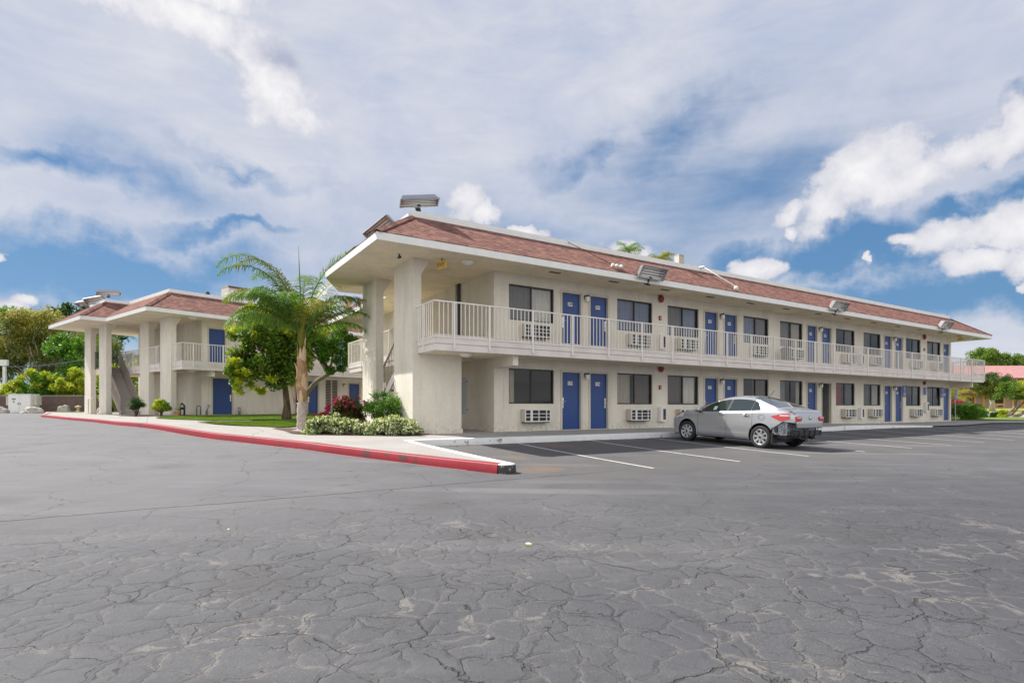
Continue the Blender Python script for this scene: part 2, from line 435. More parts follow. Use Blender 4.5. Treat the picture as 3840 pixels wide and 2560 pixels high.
    k0 = mth(nt, 'MULTIPLY', k0, mth(nt, 'SUBTRACT', 1.0, mth(nt, 'MULTIPLY', bay, .8)))
    crack = mth(nt, 'MAXIMUM', mth(nt, 'MAXIMUM', k1, mth(nt, 'MULTIPLY', k2, .8)), mth(nt, 'MAXIMUM', mth(nt, 'MULTIPLY', k0, .8), joint))
    # sand washed into the wider cracks
    n_s = noise(nt, P, 1.15, 5, .7)
    ws = mth(nt, 'MULTIPLY', mrange(nt, n_s, .48, .74, 0.0, .22), zone)
    sand = mth(nt, 'MAXIMUM', mth(nt, 'MULTIPLY', mrange(nt, mth(nt, 'SUBTRACT', ws, d1), .0, .035), .6), mrange(nt, mth(nt, 'SUBTRACT', mth(nt, 'MULTIPLY', ws, .8), dM), .0, .03))
    sand = mth(nt, 'MULTIPLY', sand, mrange(nt, n_f, .38, .56))
    sand2 = mth(nt, 'MULTIPLY', mrange(nt, mth(nt, 'SUBTRACT', mth(nt, 'MULTIPLY', ws, 1.4), d2), .06, .13), mrange(nt, n_f, .5, .62))
    sand = mth(nt, 'MAXIMUM', sand, mth(nt, 'MULTIPLY', sand2, .6))
    c = mixc(nt, mth(nt, 'MULTIPLY', sand, .55), c, (.24, .222, .195))
    # dirt halo beside the cracks
    halo = mth(nt, 'MULTIPLY', mrange(nt, d1, .10, .0), mth(nt, 'MULTIPLY', zone, mrange(nt, n_s, .4, .6)))
    c = mixc(nt, mth(nt, 'MULTIPLY', halo, .35), c, (.21, .19, .17))
    c = mixc(nt, mth(nt, 'MULTIPLY', crack, .72), c, (.024, .022, .021))
    # pale aggregate showing through
    vs = N(nt, 'ShaderNodeTexVoronoi', voronoi_dimensions='2D'); vs.inputs['Scale'].default_value = 52; lk(nt, P, vs.inputs['Vector'])
    sc = N(nt, 'ShaderNodeSeparateXYZ'); lk(nt, vs.outputs['Color'], sc.inputs[0])
    dot = mth(nt, 'MULTIPLY', mth(nt, 'LESS_THAN', vs.outputs['Distance'], .17), mth(nt, 'GREATER_THAN', sc.outputs[0], .72))
    c = mixc(nt, mth(nt, 'MULTIPLY', dot, mth(nt, 'MULTIPLY', mrange(nt, mid, .3, .7), .36)), c, (.36, .35, .34))
    c = mixc(nt, mrange(nt, fine, .35, .75, 0, .28), c, (.10, .10, .105))
    # rusty and oily marks in the bay
    st = noise(nt, P, .75, 3, .6, .3)
    rust = mth(nt, 'MULTIPLY', mth(nt, 'MULTIPLY', mrange(nt, st, .54, .66), bay), mrange(nt, X, 3.5, 1.5))
    c = mixc(nt, mth(nt, 'MULTIPLY', rust, .6), c, (.20, .13, .08))
    # oil spots in the bays and old tyre arcs
    vo = N(nt, 'ShaderNodeTexVoronoi', voronoi_dimensions='2D'); vo.inputs['Scale'].default_value = .45; lk(nt, wv.outputs[0], vo.inputs['Vector'])
    oil = mth(nt, 'MULTIPLY', mrange(nt, vo.outputs['Distance'], .26, .08), mrange(nt, mid, .4, .6))
    c = mixc(nt, mth(nt, 'MULTIPLY', oil, .35), c, (.05, .048, .048))
    wvt = N(nt, 'ShaderNodeTexWave', wave_type='RINGS'); wvt.inputs['Scale'].default_value = .10; wvt.inputs['Distortion'].default_value = 1.2; wvt.inputs['Detail'].default_value = 1
    wm = N(nt, 'ShaderNodeMapping'); wm.inputs['Location'].default_value = (7, -16, 0); lk(nt, P, wm.inputs[0]); lk(nt, wm.outputs[0], wvt.inputs['Vector'])
    tyre = mth(nt, 'MULTIPLY', mrange(nt, wvt.outputs['Fac'], .93, .99), mrange(nt, big, .45, .6))
    c = mixc(nt, mth(nt, 'MULTIPLY', tyre, .22), c, (.30, .29, .28))
    lk(nt, c, b.inputs['Base Color']); b.inputs['Roughness'].default_value = .82; b.inputs['Specular IOR Level'].default_value = .35
    h = mth(nt, 'SUBTRACT', mth(nt, 'MULTIPLY', fine, .25), mth(nt, 'MULTIPLY', crack, 1.6))
    h = mth(nt, 'ADD', h, mth(nt, 'MULTIPLY', mth(nt, 'MINIMUM', mth(nt, 'MULTIPLY', d1, 6), 1.0), mth(nt, 'MULTIPLY', zone, .5)))
    h = mth(nt, 'ADD', h, mth(nt, 'MULTIPLY', noise(nt, P, 9, 4, .6), .35))
    bump(nt, b, h, .7, .018)
m_asphalt()

def m_concrete(name, col, joints=True):
    m, nt, b, out = node_mat(name)
    tc = N(nt, 'ShaderNodeTexCoord').outputs['Object']
    f = noise(nt, tc, .7, 6, .65, .4); f2 = noise(nt, tc, 25, 3, .7)
    c = ramp(nt, f, [(.3, tuple(x*.84 for x in col)), (.7, tuple(x*1.06 for x in col))])
    c = mixc(nt, mrange(nt, f2, .4, .8, 0, .2), c, tuple(x*.7 for x in col))
    v = N(nt, 'ShaderNodeTexVoronoi', voronoi_dimensions='2D', feature='DISTANCE_TO_EDGE'); v.inputs['Scale'].default_value = .16
    dm = N(nt, 'ShaderNodeVectorMath', operation='MULTIPLY_ADD')
    nn = N(nt, 'ShaderNodeTexNoise'); nn.inputs['Scale'].default_value = 1.5; lk(nt, tc, nn.inputs['Vector'])
    lk(nt, nn.outputs['Color'], dm.inputs[0]); dm.inputs[1].default_value = (.5, .5, 0); lk(nt, tc, dm.inputs[2]); lk(nt, dm.outputs[0], v.inputs['Vector'])
    c = mixc(nt, mth(nt, 'MULTIPLY', mth(nt, 'LESS_THAN', v.outputs['Distance'], .0022), .6), c, (.12, .11, .10))
    if joints:
        mp = N(nt, 'ShaderNodeMapping'); mp.inputs['Rotation'].default_value = (0, 0, R(-32.2)); lk(nt, tc, mp.inputs[0])
        s = N(nt, 'ShaderNodeSeparateXYZ'); lk(nt, mp.outputs[0], s.inputs[0])
        for o, per in ((s.outputs[0], 3.1), (s.outputs[1], 3.3)):
            fr = mth(nt, 'ABSOLUTE', mth(nt, 'SUBTRACT', mth(nt, 'FRACT', mth(nt, 'DIVIDE', o, per)), .5))
            c = mixc(nt, mth(nt, 'MULTIPLY', mth(nt, 'LESS_THAN', fr, .004), .55), c, tuple(x*.3 for x in col))
    lk(nt, c, b.inputs['Base Color']); b.inputs['Roughness'].default_value = .9; b.inputs['Specular IOR Level'].default_value = .2
    bump(nt, b, mth(nt, 'ADD', f2, f), .25, .01)
m_concrete('concrete', (.385, .362, .342))
m_concrete('street', (.36, .35, .35), False)

def m_painted(name, col, under, amt=.5, sc=7.):
    m, nt, b, out = node_mat(name)
    tc = N(nt, 'ShaderNodeTexCoord').outputs['Object']
    f = noise(nt, tc, sc, 6, .75, .4); f2 = noise(nt, tc, 1.2, 4, .6)
    k = mth(nt, 'ADD', mth(nt, 'MULTIPLY', f, .75), mth(nt, 'MULTIPLY', f2, .35))
    c = mixc(nt, mrange(nt, noise(nt, tc, 3, 4), .3, .7, 0, .35), col, tuple(x*.78 for x in col))
    c = mixc(nt, mrange(nt, k, .72-.12*amt, .76-.12*amt), c, under)
    lk(nt, c, b.inputs['Base Color']); b.inputs['Roughness'].default_value = .6
    bump(nt, b, k, .6, .015)
m_painted('curb_red', (.30, .008, .022), (.11, .03, .03), 1.0, 5)
m_painted('curb_white', (.74, .73, .71), (.28, .25, .21), .75, 5)
m_painted('curb_black', (.035, .03, .032), (.50, .44, .43), 1.2, 4)
m_painted('line_paint', (.60, .59, .57), (.13, .13, .13), .95, 14)
m_painted('red_overspray', (.42, .17, .16), (.19, .185, .185), 2.0, 9)

def m_grass(name, cols):
    m, nt, b, out = node_mat(name)
    tc = N(nt, 'ShaderNodeTexCoord').outputs['Object']
    f = noise(nt, tc, .6, 5, .65); f2 = noise(nt, tc, 30, 4, .7)
    c = ramp(nt, mth(nt, 'ADD', mth(nt, 'MULTIPLY', f, .75), mth(nt, 'MULTIPLY', f2, .3)), [(.32, cols[0]), (.5, cols[1]), (.68, cols[2])])
    lk(nt, c, b.inputs['Base Color']); b.inputs['Roughness'].default_value = .9
    bump(nt, b, f2, 1.0, .05)
m_grass('lawn', [(.065, .13, .012), (.13, .20, .018), (.26, .25, .05)])
m_grass('lawn_dry', [(.15, .20, .03), (.26, .27, .05), (.40, .34, .12)])
leaf_mat('grass_blade', [(.06, .14, .012), (.12, .24, .02), (.26, .30, .05)], .3)

# ------------------------------------------------------------------ draped surfaces
def drape(name, poly, mat, zf, off=0., step=1.0, origin=None):
    bd = []
    n = len(poly)
    for i in range(n):
        a, b = Vector(poly[i]), Vector(poly[(i+1) % n]); k = max(1, int((b-a).length/step))
        bd += [a+(b-a)*j/k for j in range(k)]
    xs = [p.x for p in bd]; ys = [p.y for p in bd]
    pts = list(bd)
    x = min(xs)+step/2
    while x < max(xs):
        y = min(ys)+step/2
        while y < max(ys):
            pts.append(Vector((x+.01*math.sin(y*7), y+.01*math.sin(x*5)))); y += step
        x += step
    vs, es, fs, *_ = delaunay_2d_cdt(pts, [], [list(range(len(bd)))], 1, 1e-4)
    mb = MB(); mb.v = [(p.x, p.y, zf(p.x, p.y)+off) for p in vs]
    mb.f = [tuple(f) for f in fs]; mb.m = [0]*len(fs)
    o = origin or (bd[0].x, bd[0].y, zf(bd[0].x, bd[0].y))
    ob = mb.build(name, mat, origin=o, smooth=True)
    # face up
    if ob.data.polygons and ob.data.polygons[0].normal.z < 0: ob.data.flip_normals()
    return ob

def struct(o): o['kind'] = 'structure'; return o

# asphalt ground: one sheet, fine near the camera, reaching the horizon
def axis(lo, hi, fine_lo, fine_hi, st):
    a = []; x = fine_lo
    while x <= fine_hi: a.append(x); x += st
    x = fine_hi; s = st
    while x < hi: s *= 1.35; x += s; a.append(min(x, hi))
    x = fine_lo; s = st; b = []
    while x > lo: s *= 1.35; x -= s; b.append(max(x, lo))
    return b[::-1]+a
gx = axis(-900, 900, -40, 60, 1.0); gy = axis(-500, 1200, -4, 50, 1.0)
mb = MB(); mb.grid([[(x, y, gz(x, y)-(0 if abs(x) < 200 and y < 200 else 0)) for x in gx] for y in gy])
go = mb.build('ground', 'asphalt', smooth=True); struct(go)

# raised walk, outlined from the road side
RAISED = [(-24.2, 29.4), (-20.6, 26.2), (-17.1, 23.4), (-12.8, 19.75), (-8.5, 16.2), (-4.2, 12.75), (-.36, 10.03), (-.24, 9.95), (-.12, 9.93), (-.01, 9.98), (.045, 10.12)]
for q in ((5.44, 13.4), (26, 13.4), (29, 13.0), (32, 12.6), (36, 12.6), (40.5, 13.0), (46, 10.5), (58, 4), (90, -14)):
    RAISED.append(FR.w(*q)[:2])
WALK = RAISED + [(110, 60), (60, 70), (-44, 70), (-46.8, 56.8), (-44, 54)]
struct(drape('sidewalk', WALK, 'concrete', hz, 0., 1.6))

def strip_along(pts, w, zf, top, name, mat, closed=False, lip=.02, down=.12, origin=None):
    """curb: outer face, rounded top edge, top strip; inside lies to the left of travel"""
    P = [Vector((p[0], p[1])) for p in pts]; Q = []
    for i, p in enumerate(P):
        d0 = (P[i]-P[max(i-1, 0)]) if i else (P[1]-P[0]); d1 = (P[min(i+1, len(P)-1)]-P[i]) if i < len(P)-1 else d0
        d = (d0.normalized()+d1.normalized()).normalized(); Q.append(Vector((-d.y, d.x)))
    rows = []
    jit = random.Random(3)
    for p, n in zip(P, Q):
        z1 = hz(p.x, p.y)+top; z0 = gz(p.x, p.y)-down
        e = jit.uniform(-.006, .006)
        pr = [(-.035+e, z0), (-.03+e, (z0+z1)/2), (-.02+e, z1-lip*1.2), (-.008, z1-lip*.35), (lip, z1), (w, z1), (w, z1-.05)]
        rows.append([(p.x+n.x*a, p.y+n.y*a, z) for a, z in pr])
    mb = MB(); mb.grid(rows)
    if isinstance(mat, list): mb.m = [0 if (i % 6) < 2 else 1 for i in range(len(mb.f))]
    return mb.build(name, mat, origin=origin or (P[0].x, P[0].y, gz(*P[0])), smooth=True)
def densify(pts, st=.5):
    out = []
    for a, b in zip(pts, pts[1:]):
        a, b = Vector(a), Vector(b); k = max(1, int((b-a).length/st)); out += [tuple(a+(b-a)*j/k) for j in range(k)]
    return out+[pts[-1]]
inner = [FR.w(*q)[:2] for q in ((5.44, 13.4), (26, 13.4), (29, 13.0), (32, 12.6))]
# travel so that the walk lies on the left: from the far left to the tip keeps it on the left
redp = densify([(-34, 42), (-24.2, 29.4)], 1)[:-1] + densify(RAISED[:7], .5)
red = strip_along(redp[:-1]+[(-.36, 10.03), (-.24, 9.95)], .15, hz, .012, 'red_curb', 'curb_red'); struct(red)
nose = strip_along(densify(RAISED[7:11], .05), .15, hz, .012, 'curb_nose', ['curb_black', 'curb_white']); struct(nose)
whp = densify([(.045, 10.12), inner[0]], .4)[:-1]+densify(inner, .5)
wh = strip_along(whp, .16, hz, .012, 'white_curb', 'curb_white'); struct(wh)
# red paint that ran onto the asphalt at the foot of the curb
rows = []
for p, q in zip(redp[12:-1], redp[13:]):
    d = (Vector(q)-Vector(p)).normalized(); n = Vector((d.y, -d.x))
    rows.append([(p[0]+n.x*.02, p[1]+n.y*.02, gz(*p)+.004), (p[0]+n.x*.10, p[1]+n.y*.10, gz(p[0]+n.x*.1, p[1]+n.y*.1)+.004)])
mb = MB(); mb.grid(rows); struct(mb.build('road_marking', 'red_overspray', origin=rows[0][0]))

# parking bay lines
for k in range(14):
    ue = 8.16+2.62*k; us = ue+.40; vs_, ve = 13.25, 7.85
    if k > 9: vs_ = 12.3
    pts = []
    for i in range(15):
        t = i/14; u = us+(ue-us)*t; v = vs_+(ve-vs_)*t
        row = []
        for w in (-.042, .042):
            x, y, _ = FR.w(u+w, v); row.append((x, y, gz(x, y)+.006))
        pts.append(row)
    mb = MB(); mb.grid(pts); ob = mb.build('parking_line', 'line_paint', origin=pts[0][0])
    struct(ob)
# ------------------------------------------------------------------ building helpers
def facade(mb, u0, u1, z0, z1, v, holes, depth=.11, mi=0):
    """wall face at depth v, looking toward -v, with rectangular openings and their reveals"""
    us = sorted({u0, u1} | {a for h in holes for a in h[:2]}); zs = sorted({z0, z1} | {a for h in holes for a in h[2:]})
    for a, b in zip(us, us[1:]):
        for c, d in zip(zs, zs[1:]):
            mu, mz = (a+b)/2, (c+d)/2
            if any(h[0] < mu < h[1] and h[2] < mz < h[3] for h in holes): continue
            mb.poly([(a, v, c), (b, v, c), (b, v, d), (a, v, d)], mi)
    for (a, b, c, d) in holes:
        w = v+depth
        mb.poly([(a, v, c), (a, v, d), (a, w, d), (a, w, c)], mi); mb.poly([(b, v, c), (b, w, c), (b, w, d), (b, v, d)], mi)
        mb.poly([(a, v, d), (b, v, d), (b, w, d), (a, w, d)], mi); mb.poly([(a, v, c), (a, w, c), (b, w, c), (b, v, c)], mi)

def inset(poly, k):
    n = len(poly); out = []
    for i in range(n):
        a, b, c = Vector(poly[i-1]), Vector(poly[i]), Vector(poly[(i+1) % n])
        d0, d1 = (b-a).normalized(), (c-b).normalized(); n0, n1 = Vector((-d0.y, d0.x)), Vector((-d1.y, d1.x))
        m = (n0+n1); out.append(tuple(b + m*(k/(1+n0.dot(n1)))))
    return out

def make_roof(T, org, E, ze, rise=1.15, k=1.64, fas=.20):
    """T thing; E eave polygon counter-clockwise; ze = soffit height"""
    zt = ze+fas+.01; zp = zt+rise
    I = inset(E, k); n = len(E)
    mb = MB()
    E2 = inset(E, -.035)
    for i in range(n):
        j = (i+1) % n
        a, b, c, d = Vector((*E2[i], zt)), Vector((*E2[j], zt)), Vector((*I[j], zp)), Vector((*I[i], zp))
        e = (b-a).normalized(); L = (b-a).length
        up = ((d-a)-e*(d-a).dot(e)); sl = up.length
        uv = [(0, 0), (L, 0), ((c-a).dot(e), sl), ((d-a).dot(e), sl)]
        uv = [(p[0]+i*3.7, p[1]) for p in uv]
        mb.poly([a, b, c, d], 0, uv)
        mb.poly([a-Vector((0, 0, .015)), b-Vector((0, 0, .015)), b, a], 0, [(0, 0), (L, 0), (L, .01), (0, .01)])
    roof = mb.build('roof', 'shingles', T, org)
    # hip cap shingles, overlapped one over the next
    for i in range(n):
        mb = MB()
        a, d = Vector((*E2[i], zt)), Vector((*I[i], zp))
        prev, nxt = Vector(E[i-1])-Vector(E[i]), Vector(E[(i+1) % n])-Vector(E[i])
        if prev.normalized().cross(nxt.normalized()) if False else (nxt.x*-prev.y - nxt.y*-prev.x) > 0: continue
        L = (d-a).length; m = int(L/.14); dr = (d-a)/L; side = dr.cross(Vector((0, 0, 1))).normalized()
        for q in range(m):
            s0 = a+dr*(q*.14); s1 = a+dr*(q*.14+.22)
            for sg in (-1, 1):
                o0 = side*sg*.14
                lo = Vector((0, 0, -.07))
                P = [s0+Vector((0, 0, .045)), s0+o0+lo+Vector((0, 0, .04)), s1+o0+lo+Vector((0, 0, .025)), s1+Vector((0, 0, .03))]
                if sg < 0: P = P[::-1]
                mb.poly(P, 0, [(q*.31, .02), (q*.31+.14, .02), (q*.31+.14, .12), (q*.31, .12)])
        mb.build('ridge_cap', 'shingles', roof, org)
    mb = MB()
    Eo = inset(E, -.03)
    for i in range(n):
        j = (i+1) % n
        mb.hexa([(*Eo[i], ze-.01), (*Eo[j], ze-.01), (*E[j], ze-.01), (*E[i], ze-.01), (*Eo[i], ze+fas), (*Eo[j], ze+fas), (*E[j], ze+fas), (*E[i], ze+fas)])
    mb.build('fascia', 'white_paint', roof, org)
    mb = MB(); I2 = inset(E, k+.16); Io = inset(E, k-.02)
    for i in range(n):
        j = (i+1) % n
        mb.hexa([(*Io[i], zp-.03), (*Io[j], zp-.03), (*I2[j], zp-.03), (*I2[i], zp-.03), (*Io[i], zp+.17), (*Io[j], zp+.17), (*I2[j], zp+.17), (*I2[i], zp+.17)])
    mb.build('parapet', 'white_paint', roof, org)
    mb = MB(); mb.poly([(*p, zp-.02) for p in I2]); mb.build('roof_deck', 'roof_flat', roof, org)
    mb = MB(); mb.poly([(*p, ze) for p in reversed(E)]); mb.build('soffit', 'soffit_stucco', T, org)
    return roof

def railing_run(T, org, pts, z0, z1, posts=None, name='railing', mat='rail_paint', sp=.135, post_drop=.30, parent=None, fence_w=.019):
    """pts: plan polyline; bars between bottom and top rails"""
    mb = MB()
    for a, b in zip(pts, pts[1:]):
        A, B = Vector((*a, 0)), Vector((*b, 0)); L = (B-A).length; d = (B-A)/L
        for z, w, h in ((z1, .045, .035), (z0, .03, .03)):
            mb.bar(A+Vector((0, 0, z)), B+Vector((0, 0, z)), w, h)
        k = int(L/sp)
        for i in range(1, k):
            p = A+d*(L*i/k); mb.bar(p+Vector((0, 0, z0)), p+Vector((0, 0, z1)), fence_w, fence_w, up=(d.x, d.y, 0))
    r = mb.build(name, mat, parent or T, org)
    if posts:
        for p in posts:
            q = MB(); q.bar((p[0], p[1], z0-post_drop), (p[0], p[1], z1), .05, .05, up=(0, 1, 0))
            q.build('railing_post', mat, r, org)
    return r

def make_window(T, org, a, b, c, d, v, curtain, open_side=None, cur2=None):
    f = MB(); y0, y1 = v+.045, v+.10
    t = .045
    for q in ((a, b, c, c+t), (a, b, d-t, d)): f.box(q[0], q[1], y0, y1, q[2], q[3])
    for q in ((a, a+t), (b-t, b)): f.box(q[0], q[1], y0, y1, c+t, d-t)
    m = (a+b)/2; f.box(m-.03, m+.03, y0+.002, y1, c+t, d-t)
    w = f.build('window', 'bronze', T, org)
    g = MB(); g.poly([(a+t, v+.07, c+t), (m-.03, v+.07, c+t), (m-.03, v+.07, d-t), (a+t, v+.07, d-t)])
    g.poly([(m+.03, v+.085, c+t), (b-t, v+.085, c+t), (b-t, v+.085, d-t), (m+.03, v+.085, d-t)])
    g.build('pane', 'window_glass', w, org)
    def cur(x0, x1, mat, ph):
        rows = []
        k = int((x1-x0)/.022)
        for i in range(k+1):
            x = x0+(x1-x0)*i/k; y = v+.17+.022*math.sin(x*42+ph)+.012*math.sin(x*17+ph)
            rows.append([(x, y, c-.03), (x, y+.004*math.sin(x*9), (c+d)/2), (x, y, d+.03)])
        q = MB(); q.grid(rows); q.build('curtain', mat, w, org, smooth=True)
    for (x0, x1, mt, ph) in curtain: cur(a+(b-a)*x0, a+(b-a)*x1, mt, ph)
    return w

def make_door(T, org, a, b, z, v, num=None, hinge='R', h=2.03, mat='door_blue', handle=True, closed=True, vent=False):
    d = MB()
    if closed:
        d.box(a+.03, b-.03, v+.075, v+.12, z+.012, z+h-.03)
        if vent: d.box(a+.22, b-.22, v+.068, v+.08, z+1.25, z+1.75)
    else:
        d.bar((b-.05, v+.10, z+(h-.02)/2), (b-.17, v+.82, z+(h-.02)/2), h-.04, .045, up=(1, 0, 0))
    do = d.build('door', mat, T, org)
    f = MB(); t = .05
    f.box(a-t, a+.03, v-.018, v+.10, z, z+h+t); f.box(b-.03, b+t, v-.018, v+.10, z, z+h+t)
    f.box(a+.03, b-.03, v-.018, v+.10, z+h-.03, z+h+t)
    f.box(a+.03, b-.03, v-.01, v+.07, z-.01, z+.012)
    f.build('door_frame', 'frame_paint', do, org)
    if handle and closed:
        x = a+.10 if hinge == 'R' else b-.10
        s = 1 if hinge == 'R' else -1
        hb = MB(); hb.box(x-.035, x+.035, v+.048, v+.077, z+.90, z+1.12); hb.box(x-.03, x+.03, v+.055, v+.077, z+.76, z+.88)
        hb.tube([(x, v+.05, z+1.0), (x, v+.0, z+1.0), (x+s*.11, v+.0, z+1.0)], .011, 6)
        hb.build('handle', 'steel', do, org)
    if num and closed:
        m = (a+b)/2; zc = z+h-.40; p = MB()
        pts = []
        for cx, cz, a0 in ((m+.085, zc+.045, 0), (m-.085, zc+.045, 90), (m-.085, zc-.045, 180), (m+.085, zc-.045, 270)):
            for q in range(4): an = R(a0+q*30); pts.append((cx+.022*math.cos(an), cz+.022*math.sin(an)))
        y = v+.066
        p.poly([(x, y, zz) for x, zz in reversed(pts)], 0)
        n = len(pts)
        for i in range(n):
            (x0, z0), (x1, z1) = pts[i], pts[(i+1) % n]; p.poly([(x0, y, z0), (x1, y, z1), (x1, y+.01, z1), (x0, y+.01, z0)], 0)
        text_geo(p, num, .145, m, zc, y-.003, 1)
        p.build('number_plate', ['sign_white', 'ink'], do, org)
    return do

# ------------------------------------------------------------------ the near two-storey block
O = (9.29, 15.83, 0.)
B = thing('motel_building', FR.w(*O), FR.a, 'long two-storey beige motel block with blue doors and shingle roof, behind the parked car', 'building')
U0 = 12.39; V = 15.83; UE = 42.85
ws = [-2.54, 2.18, 4.84, 9.59, 12.29, 17.06, 19.77, 24.5, 27.17]
ww = 1.82
ds = [-.40, .86, 7.01, 8.28, 14.47, 15.75, 21.95, 23.21, 29.33]; dw = .88
WL = [(U0+a, U0+a+ww, .90, 2.06) for a in ws]; WU = [(U0+a, U0+a+ww, 3.65, 4.82) for a in ws]
DL = [(U0+a, U0+a+dw, 0., 2.03) for a in ds]; DU = [(U0+a, U0+a+dw, 2.80, 4.80) for a in ds]
mb = MB()
facade(mb, 9.29, UE, -.35, 5.19, V, WL+WU+DL+DU)
VB = 29.
mb.poly([(9.29, VB, -.35), (9.29, V, -.35), (9.29, V, 5.19), (9.29, VB, 5.19)])
mb.poly([(UE, V, -.35), (UE, VB, -.35), (UE, VB, 5.19), (UE, V, 5.19)])
mb.poly([(UE, VB, -.35), (9.29, VB, -.35), (9.29, VB, 5.19), (UE, VB, 5.19)])
mb.build('wall', 'stucco', B, O)
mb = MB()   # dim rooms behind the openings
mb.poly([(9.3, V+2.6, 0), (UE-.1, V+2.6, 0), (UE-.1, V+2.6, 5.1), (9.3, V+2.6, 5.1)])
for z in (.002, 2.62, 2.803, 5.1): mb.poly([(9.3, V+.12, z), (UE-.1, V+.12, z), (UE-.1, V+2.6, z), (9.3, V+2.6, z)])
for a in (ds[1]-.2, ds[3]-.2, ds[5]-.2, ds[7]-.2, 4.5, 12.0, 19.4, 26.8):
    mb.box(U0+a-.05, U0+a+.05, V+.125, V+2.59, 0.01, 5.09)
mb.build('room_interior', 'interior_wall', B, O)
cl, cg, cd, cb, ct = 'curtain_light', 'curtain_grey', 'curtain_dark', 'curtain_sky_reflect', 'curtain_tan'
curU = [[(.03, .5, cg, 0), (.5, .97, cl, 1)], [(.03, .97, cb, 2)], [(.03, .5, cg, 0), (.5, .98, cb, 1)], [(.03, .5, cb, 1), (.5, .97, cg, 3)], [(.03, .5, cg, 1), (.52, .97, ct, 2)],
        [(.6, .97, cd, 1)], [(.03, .55, cd, 1)], [(.5, .97, cd, 4)], [(.03, .5, cd, 1), (.6, .97, cg, 0)]]
curL = [[(.03, .16, ct, 0)], [(.03, .42, ct, 1), (.5, .97, cd, 2)], [(.03, .5, cd, 3), (.55, .95, cl, 0)], [(.45, .97, cd, 2)], [(.03, .35, cg, 1), (.85, .97, ct, 0)],
        [(.03, .45, 'red_cloth', 1), (.5, .97, cd, 2)], [(.03, .5, cd, 0), (.55, .97, ct, 1)], [(.5, .97, cd, 1)], [(.03, .5, cd, 1), (.5, .7, cg, 0)]]
for i in range(9):
    make_window(B, O, *WL[i], V, curL[i]); make_window(B, O, *WU[i], V, curU[i])
numU = ['240', '241', '242', '243', '244', '245', '246', '247', '248']
numL = ['135', '136', '137', '138', '139', '140', '141', '142', '143']
for i in range(9):
    hg = 'R' if i % 2 == 0 else 'L'
    make_door(B, O, DU[i][0], DU[i][1], 2.80, V, numU[i], hg, 2.0)
    dd = make_door(B, O, DL[i][0], DL[i][1], 0., V, numL[i], hg, closed=(i != 5), mat='door_blue' if i != 5 else 'panel_grey')
    if i == 5: dd['label'] = 'door of the dark room standing open inward'
# closet wall and piers at the stair end
PI_ = [(6.46, 6.73, 15.72, 17.25), (6.46, 6.73, 18.97, 20.42)]
for (a, b, c, d) in PI_:
    m_ = MB(); m_.box(a, b, c, d, -.35, 5.17)
    m_.box(b, b+.02, c, d, -.3, -.02)
    # flared bracket under the soffit
    m_.hexa([(b, c, 4.72), (b+.001, c, 4.72), (b+.001, d, 4.72), (b, d, 4.72), (b, c, 5.168), (b+.30, c, 5.168), (b+.30, d, 5.168), (b, d, 5.168)])
    m_.build('pier', 'stucco', B, O)
m_ = MB(); m_.box(6.73, 8.06, 15.72, 17.2, -.35, 2.37)
m_.box(6.40, 8.08, 15.66, 15.72, -.40, .12); m_.build('closet_wall', 'stucco', B, O)
# upper walkway
VD, UD, UL, UEnd = 14.50, 6.64, 7.68, 43.8
deck = [(UD, VD), (UEnd, VD), (UEnd, 22), (UE, 22), (UE, V), (9.29, V), (9.29, 26.2), (UL, 26.2), (UL, 16.7), (UD+.1, 16.7), (UD+.1, 15.72), (UD, 15.72)]
m_ = MB(); m_.prism(deck, 2.37, 2.80); wk = m_.build('walkway', 'soffit_stucco', B, O)
m_ = MB()
def fasc(a, b, out):
    A, Bv = Vector(a), Vector(b); o = Vector(out)
    for z0, z1, t in ((2.555, 2.72, .05), (2.36, 2.545, .03), (2.73, 2.815, .015)):
        m_.hexa([(A.x, A.y, z0), (Bv.x, Bv.y, z0), (Bv.x+o.x*t, Bv.y+o.y*t, z0), (A.x+o.x*t, A.y+o.y*t, z0), (A.x, A.y, z1), (Bv.x, Bv.y, z1), (Bv.x+o.x*t, Bv.y+o.y*t, z1), (A.x+o.x*t, A.y+o.y*t, z1)])
fasc((UD, VD), (UEnd, VD), (0, -1)); fasc((UD, VD-.03), (UD, 15.70), (-1, 0)); fasc((UEnd, VD-.03), (UEnd, 22), (1, 0)); fasc((UL, 17.3), (UL, 26.2), (-1, 0))
m_.build('fascia_board', 'fascia_paint', wk, O)
posts = [(7.18, VD-.06), (8.32, VD-.06)]; u = 9.85
while u < UEnd-.3: posts.append((u, VD-.06)); u += 1.53
railing_run(B, O, [(UD-.06, 15.70), (UD-.06, VD-.06), (UEnd+.06, VD-.06), (UEnd+.06, 22)], 2.73, 3.72, posts + [(UEnd+.06, VD-.06), (UD-.06, 15.2), (UEnd+.06, 16.1), (UEnd+.06, 17.6), (UEnd+.06, 19.2)])
railing_run(B, O, [(UL-.04, 17.4), (UL-.04, 26.24), (9.2, 26.24)], 2.73, 3.72, [(UL-.04, 24.3), (UL-.04, 22.6), (UL-.04, 20.9), (UL-.04, 19.2), (UL-.04, 26.2)])
for ub in (9.29, UE-.18):
    m_ = MB(); m_.box(ub, ub+.18, 14.68, V+.002, 2.05, 2.37); m_.build('beam', 'stucco', B, O)
